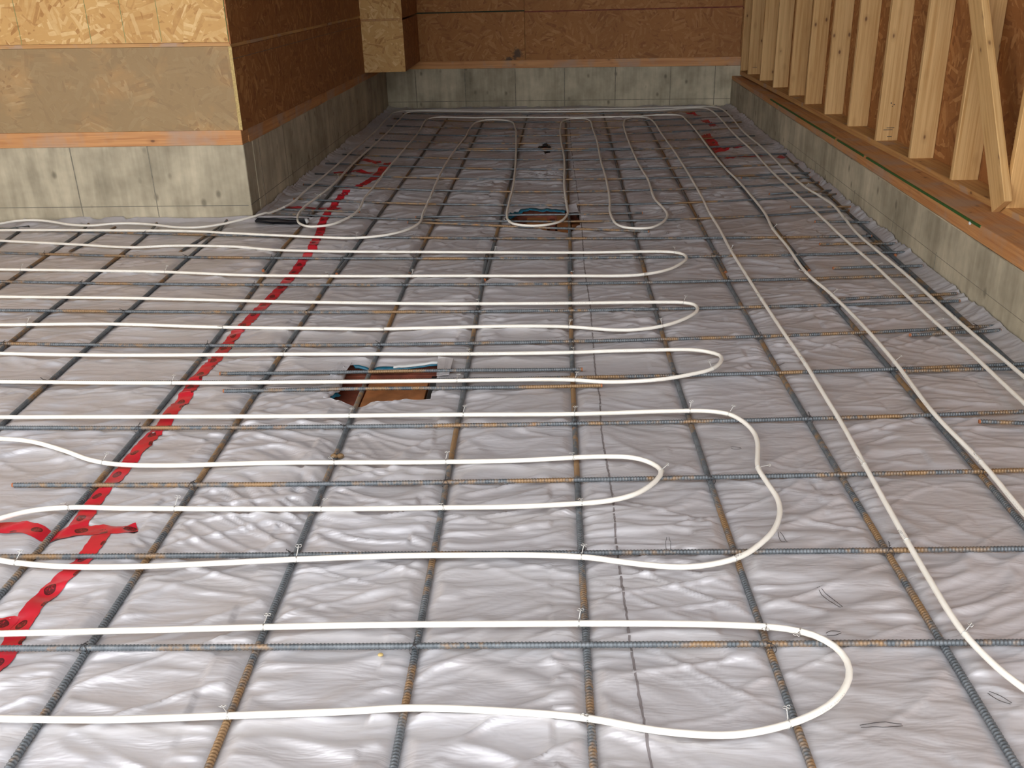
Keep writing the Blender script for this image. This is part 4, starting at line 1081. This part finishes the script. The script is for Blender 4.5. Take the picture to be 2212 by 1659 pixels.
# ------------------------------------------------------------------ torn holes: pit boards below and ragged foam rims
def pit(poly, depth, label, boards):
    P = np.array(poly); x0, y0 = P.min(0) - 0.03; x1, y1 = P.max(0) + 0.03
    r = bpy.data.objects.new('footing_pit', None); COL.objects.link(r)
    r.location = ((x0 + x1) / 2, (y0 + y1) / 2, -depth)
    props(r, label, 'pit', 'boarded pits under the torn holes')
    W = Frame((0, 0), (1, 0), (0, 1))
    def part(n, a, b, c, d, e, f, mt):
        o = fbox(n, W, a, b, c, d, e, f, M[mt], None, 0.002)
        o.parent = r; o.matrix_parent_inverse = Matrix.Translation(-Vector(r.location))
    part('bottom_board', x0, x1, y0, y1, -depth, -depth + 0.012, 'clay')
    part('side_board', x0 - 0.012, x0, y0, y1, -depth, -0.006, 'clay_red')
    part('side_board', x1, x1 + 0.012, y0, y1, -depth, -0.006, 'clay_red')
    part('side_board', x0, x1, y1, y1 + 0.012, -depth, -0.006, 'clay_red')
    part('side_board', x0, x1, y0 - 0.012, y0, -depth, -0.006, 'clay')
    for (a, b, c, d, e, f, mt) in boards:
        part('loose_board', x0 + a * (x1 - x0), x0 + b * (x1 - x0), y0 + c * (y1 - y0), y0 + d * (y1 - y0), -depth + e, -depth + f, mt)
    return r
pit(HOLES[0], 0.085, 'brown boarded pit under the large torn hole in the foreground', [(0.03, 0.30, 0.05, 0.9, 0.012, 0.03, 'clay_red'), (0.32, 0.83, 0.06, 0.8, 0.012, 0.035, 'clay'), (0.85, 0.99, 0.2, 0.95, 0.012, 0.045, 'black'), (0.02, 0.99, 0.86, 0.98, 0.012, 0.05, 'clay_red')])
pit(HOLES[1], 0.10, 'brown boarded pit under the torn hole between two tubes', [(0.02, 0.22, 0.3, 0.95, 0.012, 0.05, 'clay'), (0.24, 0.30, 0.05, 0.95, 0.012, 0.03, 'clay_red'), (0.33, 0.55, 0.3, 0.9, 0.012, 0.06, 'clay'), (0.58, 0.64, 0.05, 0.9, 0.012, 0.05, 'clay_red'), (0.66, 0.8, 0.2, 0.95, 0.012, 0.065, 'clay'), (0.82, 0.93, 0.1, 0.6, 0.012, 0.06, 'clay'), (0.93, 0.99, 0.1, 0.7, 0.012, 0.08, 'black')])
pit(HOLES[2], 0.06, 'dark pit under the smallest torn hole far back', [(0.2, 0.8, 0.2, 0.8, 0.012, 0.04, 'black')])

def rim(poly, i0, i1, mat, parent, name, top, bot, inset, wav, seed):
    """ragged strip hanging below the tear edge between two outline points"""
    P = np.array(poly); idx = [(i0 + j) % len(P) for j in range((i1 - i0) % len(P) + 1)]
    q = P[idx]; seg = np.r_[0, np.cumsum(np.hypot(*np.diff(q, axis=0).T))]
    n = max(8, int(seg[-1] / 0.006)); t = np.linspace(0, seg[-1], n)
    c = np.column_stack([np.interp(t, seg, q[:, 0]), np.interp(t, seg, q[:, 1])])
    cen = P.mean(0); d = cen - c; d /= np.linalg.norm(d, axis=1)[:, None]
    r_ = np.random.default_rng(seed)
    w = np.convolve(r_.random(n + 4), np.ones(5) / 5, 'valid') * wav
    zt = floor_z(c[:, 0], c[:, 1])
    rows = [np.column_stack([c - d * 0.004, zt + top]), np.column_stack([c + d * (inset * 0.5 + w * 0.5)[:, None], zt + (top + bot) / 2]),
            np.column_stack([c + d * (inset + w)[:, None], zt + bot])]
    V = np.stack(rows, 1).reshape(-1, 3)
    ii = np.arange(n * 3).reshape(n, 3)
    F = np.stack([ii[:-1, :-1], ii[1:, :-1], ii[1:, 1:], ii[:-1, 1:]], -1).reshape(-1, 4)
    o = mesh_obj(name, V, F, mat, parent, True, V[:, :2])
    sm = o.modifiers.new('thickness', 'SOLIDIFY'); sm.thickness = 0.004
    return o
rim(HOLES[0], 5, 9, M['blue'], b2, 'blue_torn_edge', -0.002, -0.012, 0.002, 0.016, 1)
rim(HOLES[0], 7, 9, M['white_foam'], b2, 'white_torn_edge', 0.004, -0.004, 0.0, 0.012, 2)
rim(HOLES[0], 0, 4, M['blanket'], b2, 'folded_edge', 0.001, -0.012, 0.012, 0.006, 3)
rim(HOLES[0], 0, 2, M['blue'], b2, 'blue_torn_edge', -0.012, -0.03, 0.012, 0.006, 9)
rim(HOLES[1], 0, 5, M['blue'], b2, 'blue_torn_edge', -0.002, -0.012, 0.002, 0.05, 4)
rim(HOLES[1], 7, 9, M['black'], b2, 'black_torn_edge', -0.002, -0.03, 0.01, 0.02, 5)
rim(HOLES[2], 0, 4, M['black'], b2, 'black_torn_edge', 0.01, -0.01, 0.004, 0.03, 6)

# turned-up flaps of blanket beside the holes
def flap(pts, mat, parent, name='turned_flap'):
    V = [tuple(p) for p in pts]
    bm = bmesh.new(); vs = [bm.verts.new(v) for v in V]; f = bm.faces.new(vs)
    bmesh.ops.subdivide_edges(bm, edges=list(bm.edges), cuts=3, use_grid_fill=True)
    for v in bm.verts: v.co.z += random.uniform(-0.0015, 0.0015)
    me = bpy.data.meshes.new(name); bm.to_mesh(me); bm.free(); me.materials.append(mat)
    o = bpy.data.objects.new(name, me); COL.objects.link(o); o.parent = parent
    sm = o.modifiers.new('thickness', 'SOLIDIFY'); sm.thickness = 0.003
    return o
flap([(-0.47, 3.76, 0.018), (-0.40, 3.72, 0.022), (-0.405, 3.56, 0.019), (-0.455, 3.55, 0.017)], M['blanket'], b2)
flap([(-0.885, 3.70, 0.022), (-0.83, 3.71, 0.016), (-0.845, 3.60, 0.004), (-0.895, 3.57, 0.016)], M['blanket'], b2)
flap([(0.125, 6.47, 0.03), (0.20, 6.44, 0.05), (0.21, 6.33, 0.02), (0.135, 6.33, 0.014)], M['blanket'], b2)

# ------------------------------------------------------------------ small things on the floor
# crumpled black film by the block corner
bm = bmesh.new()
bmesh.ops.create_cone(bm, cap_ends=True, segments=14, radius1=0.03, radius2=0.022, depth=0.34)
bmesh.ops.subdivide_edges(bm, edges=[e for e in bm.edges], cuts=2)
for v in bm.verts:
    v.co.x *= 1.3 + 0.5 * math.sin(v.co.z * 17 + 1); v.co.y *= 0.62 + 0.25 * math.cos(v.co.z * 23)
    v.co += Vector((random.uniform(-1, 1), random.uniform(-1, 1), random.uniform(-1, 1))) * 0.0085
me = bpy.data.meshes.new('film_roll'); bm.to_mesh(me); bm.free(); me.materials.append(M['black'])
fr = bpy.data.objects.new('film_roll', me); COL.objects.link(fr)
fr.location = (-1.76, 6.19, 0.034); fr.rotation_euler = (math.radians(90), 0, math.radians(82))
props(fr, 'crumpled black plastic film beside the block corner', 'film')
cap = mesh_obj('white_end', *sweep(np.array([(0, 0, 0.168), (0.002, 0, 0.178), (0, 0.002, 0.19)]), np.array([0.021, 0.02, 0.012]), 12)[:2], M['white_foam'], fr, True)

# brown spacer clamped on a bar in the foreground
sp_ = bpy.data.objects.new('bar_spacer', None); COL.objects.link(sp_); sp_.location = (-0.722, 2.86, 0.012)
props(sp_, 'small brown spacer clip on a lengthwise bar behind the hairpin tube', 'spacer')
for sx in (-1, 1):
    bm = bmesh.new(); bmesh.ops.create_icosphere(bm, subdivisions=2, radius=0.012)
    for v in bm.verts:
        v.co.z *= 0.8; v.co.y *= 0.75; v.co += Vector((random.uniform(-1, 1), random.uniform(-1, 1), random.uniform(-1, 1))) * 0.001
    me = bpy.data.meshes.new('lobe'); bm.to_mesh(me); bm.free(); me.materials.append(M['spacer'])
    o = bpy.data.objects.new('lobe', me); COL.objects.link(o); o.parent = sp_; o.location = (sx * 0.011, 0, 0.008)

# pebble
bm = bmesh.new(); bmesh.ops.create_icosphere(bm, subdivisions=2, radius=0.006)
for v in bm.verts: v.co.z *= 0.6; v.co.x *= 1.2
me = bpy.data.meshes.new('pebble'); bm.to_mesh(me); bm.free(); me.materials.append(M['edge'])
pb = bpy.data.objects.new('pebble', me); COL.objects.link(pb); pb.location = (-0.412, 1.83, float(floor_z(-0.412, 1.83)) + 0.004)
props(pb, 'pale pebble beside the nearest crosswise rebar', 'pebble')

# dropped wire offcuts
SCRAP_LABEL = ['black forked wire offcut standing by the S-bend tube', 'black looped wire offcut touching the outside of the S bend', 'thin curved black wire lying right of the S bend',
  'thin black wire loop on the blanket right of the nearest hairpin', 'twisted black wire near the lower right corner', 'short black wire above the nearest hairpin bend',
  'tiny black wire right of the middle torn hole', 'tiny black wire just in front of the middle torn hole, left one', 'tiny black wire just in front of the middle torn hole, right one',
  'tiny black wire under the right U loop, left one', 'tiny black wire under the right U loop, right one', 'tiny black wire between the two long right-hand tubes',
  'thin grey wire inside the S bend', 'short black wire at the tip of the hairpin over the hole', 'tiny black wire left of the lap bars', 'tiny black wire beside the lap bars']
for i, ((x, y), lab) in enumerate(zip(SCRAPS, SCRAP_LABEL)):
    rd_ = random.Random(90 + i)
    Ls = 0.05 if i in (0, 1, 4) else (0.09 if i in (2, 3) else 0.035)
    q = {0: 1.5, 1: 1.75, 2: 2.0, 3: 0.05, 4: 2.3, 5: 0.1, 12: 0.0, 13: 0.15}.get(i, 1.5 + rd_.uniform(-0.3, 0.3))
    paths = []
    for s in range(2):
        pts = []
        for j in range(9):
            f = j / 8 - 0.5
            px = x + Ls * f * math.cos(q) + (0.004 * (1 - 4 * f * f) + 0.003) * (1 if s else -1) * math.sin(q)
            py = y + Ls * f * math.sin(q) - (0.004 * (1 - 4 * f * f) + 0.003) * (1 if s else -1) * math.cos(q)
            pts.append((px - x, py - y, float(floor_z(px, py)) + 0.0035 + (0.012 * (f + 0.5) if i == 0 else 0)))
        paths.append(pts)
    o = bpy.data.objects.new('wire_offcut', wire_mesh('wire_offcut', paths, 0.0007, M['tie_dark'])); COL.objects.link(o)
    o.location = (x, y, 0)
    props(o, lab, 'wire', 'dropped wire offcuts')

for o in scene.objects:
    if o.type == 'MESH' and o.parent is None and 'kind' not in o and 'label' not in o:
        print('UNLABELLED', o.name)
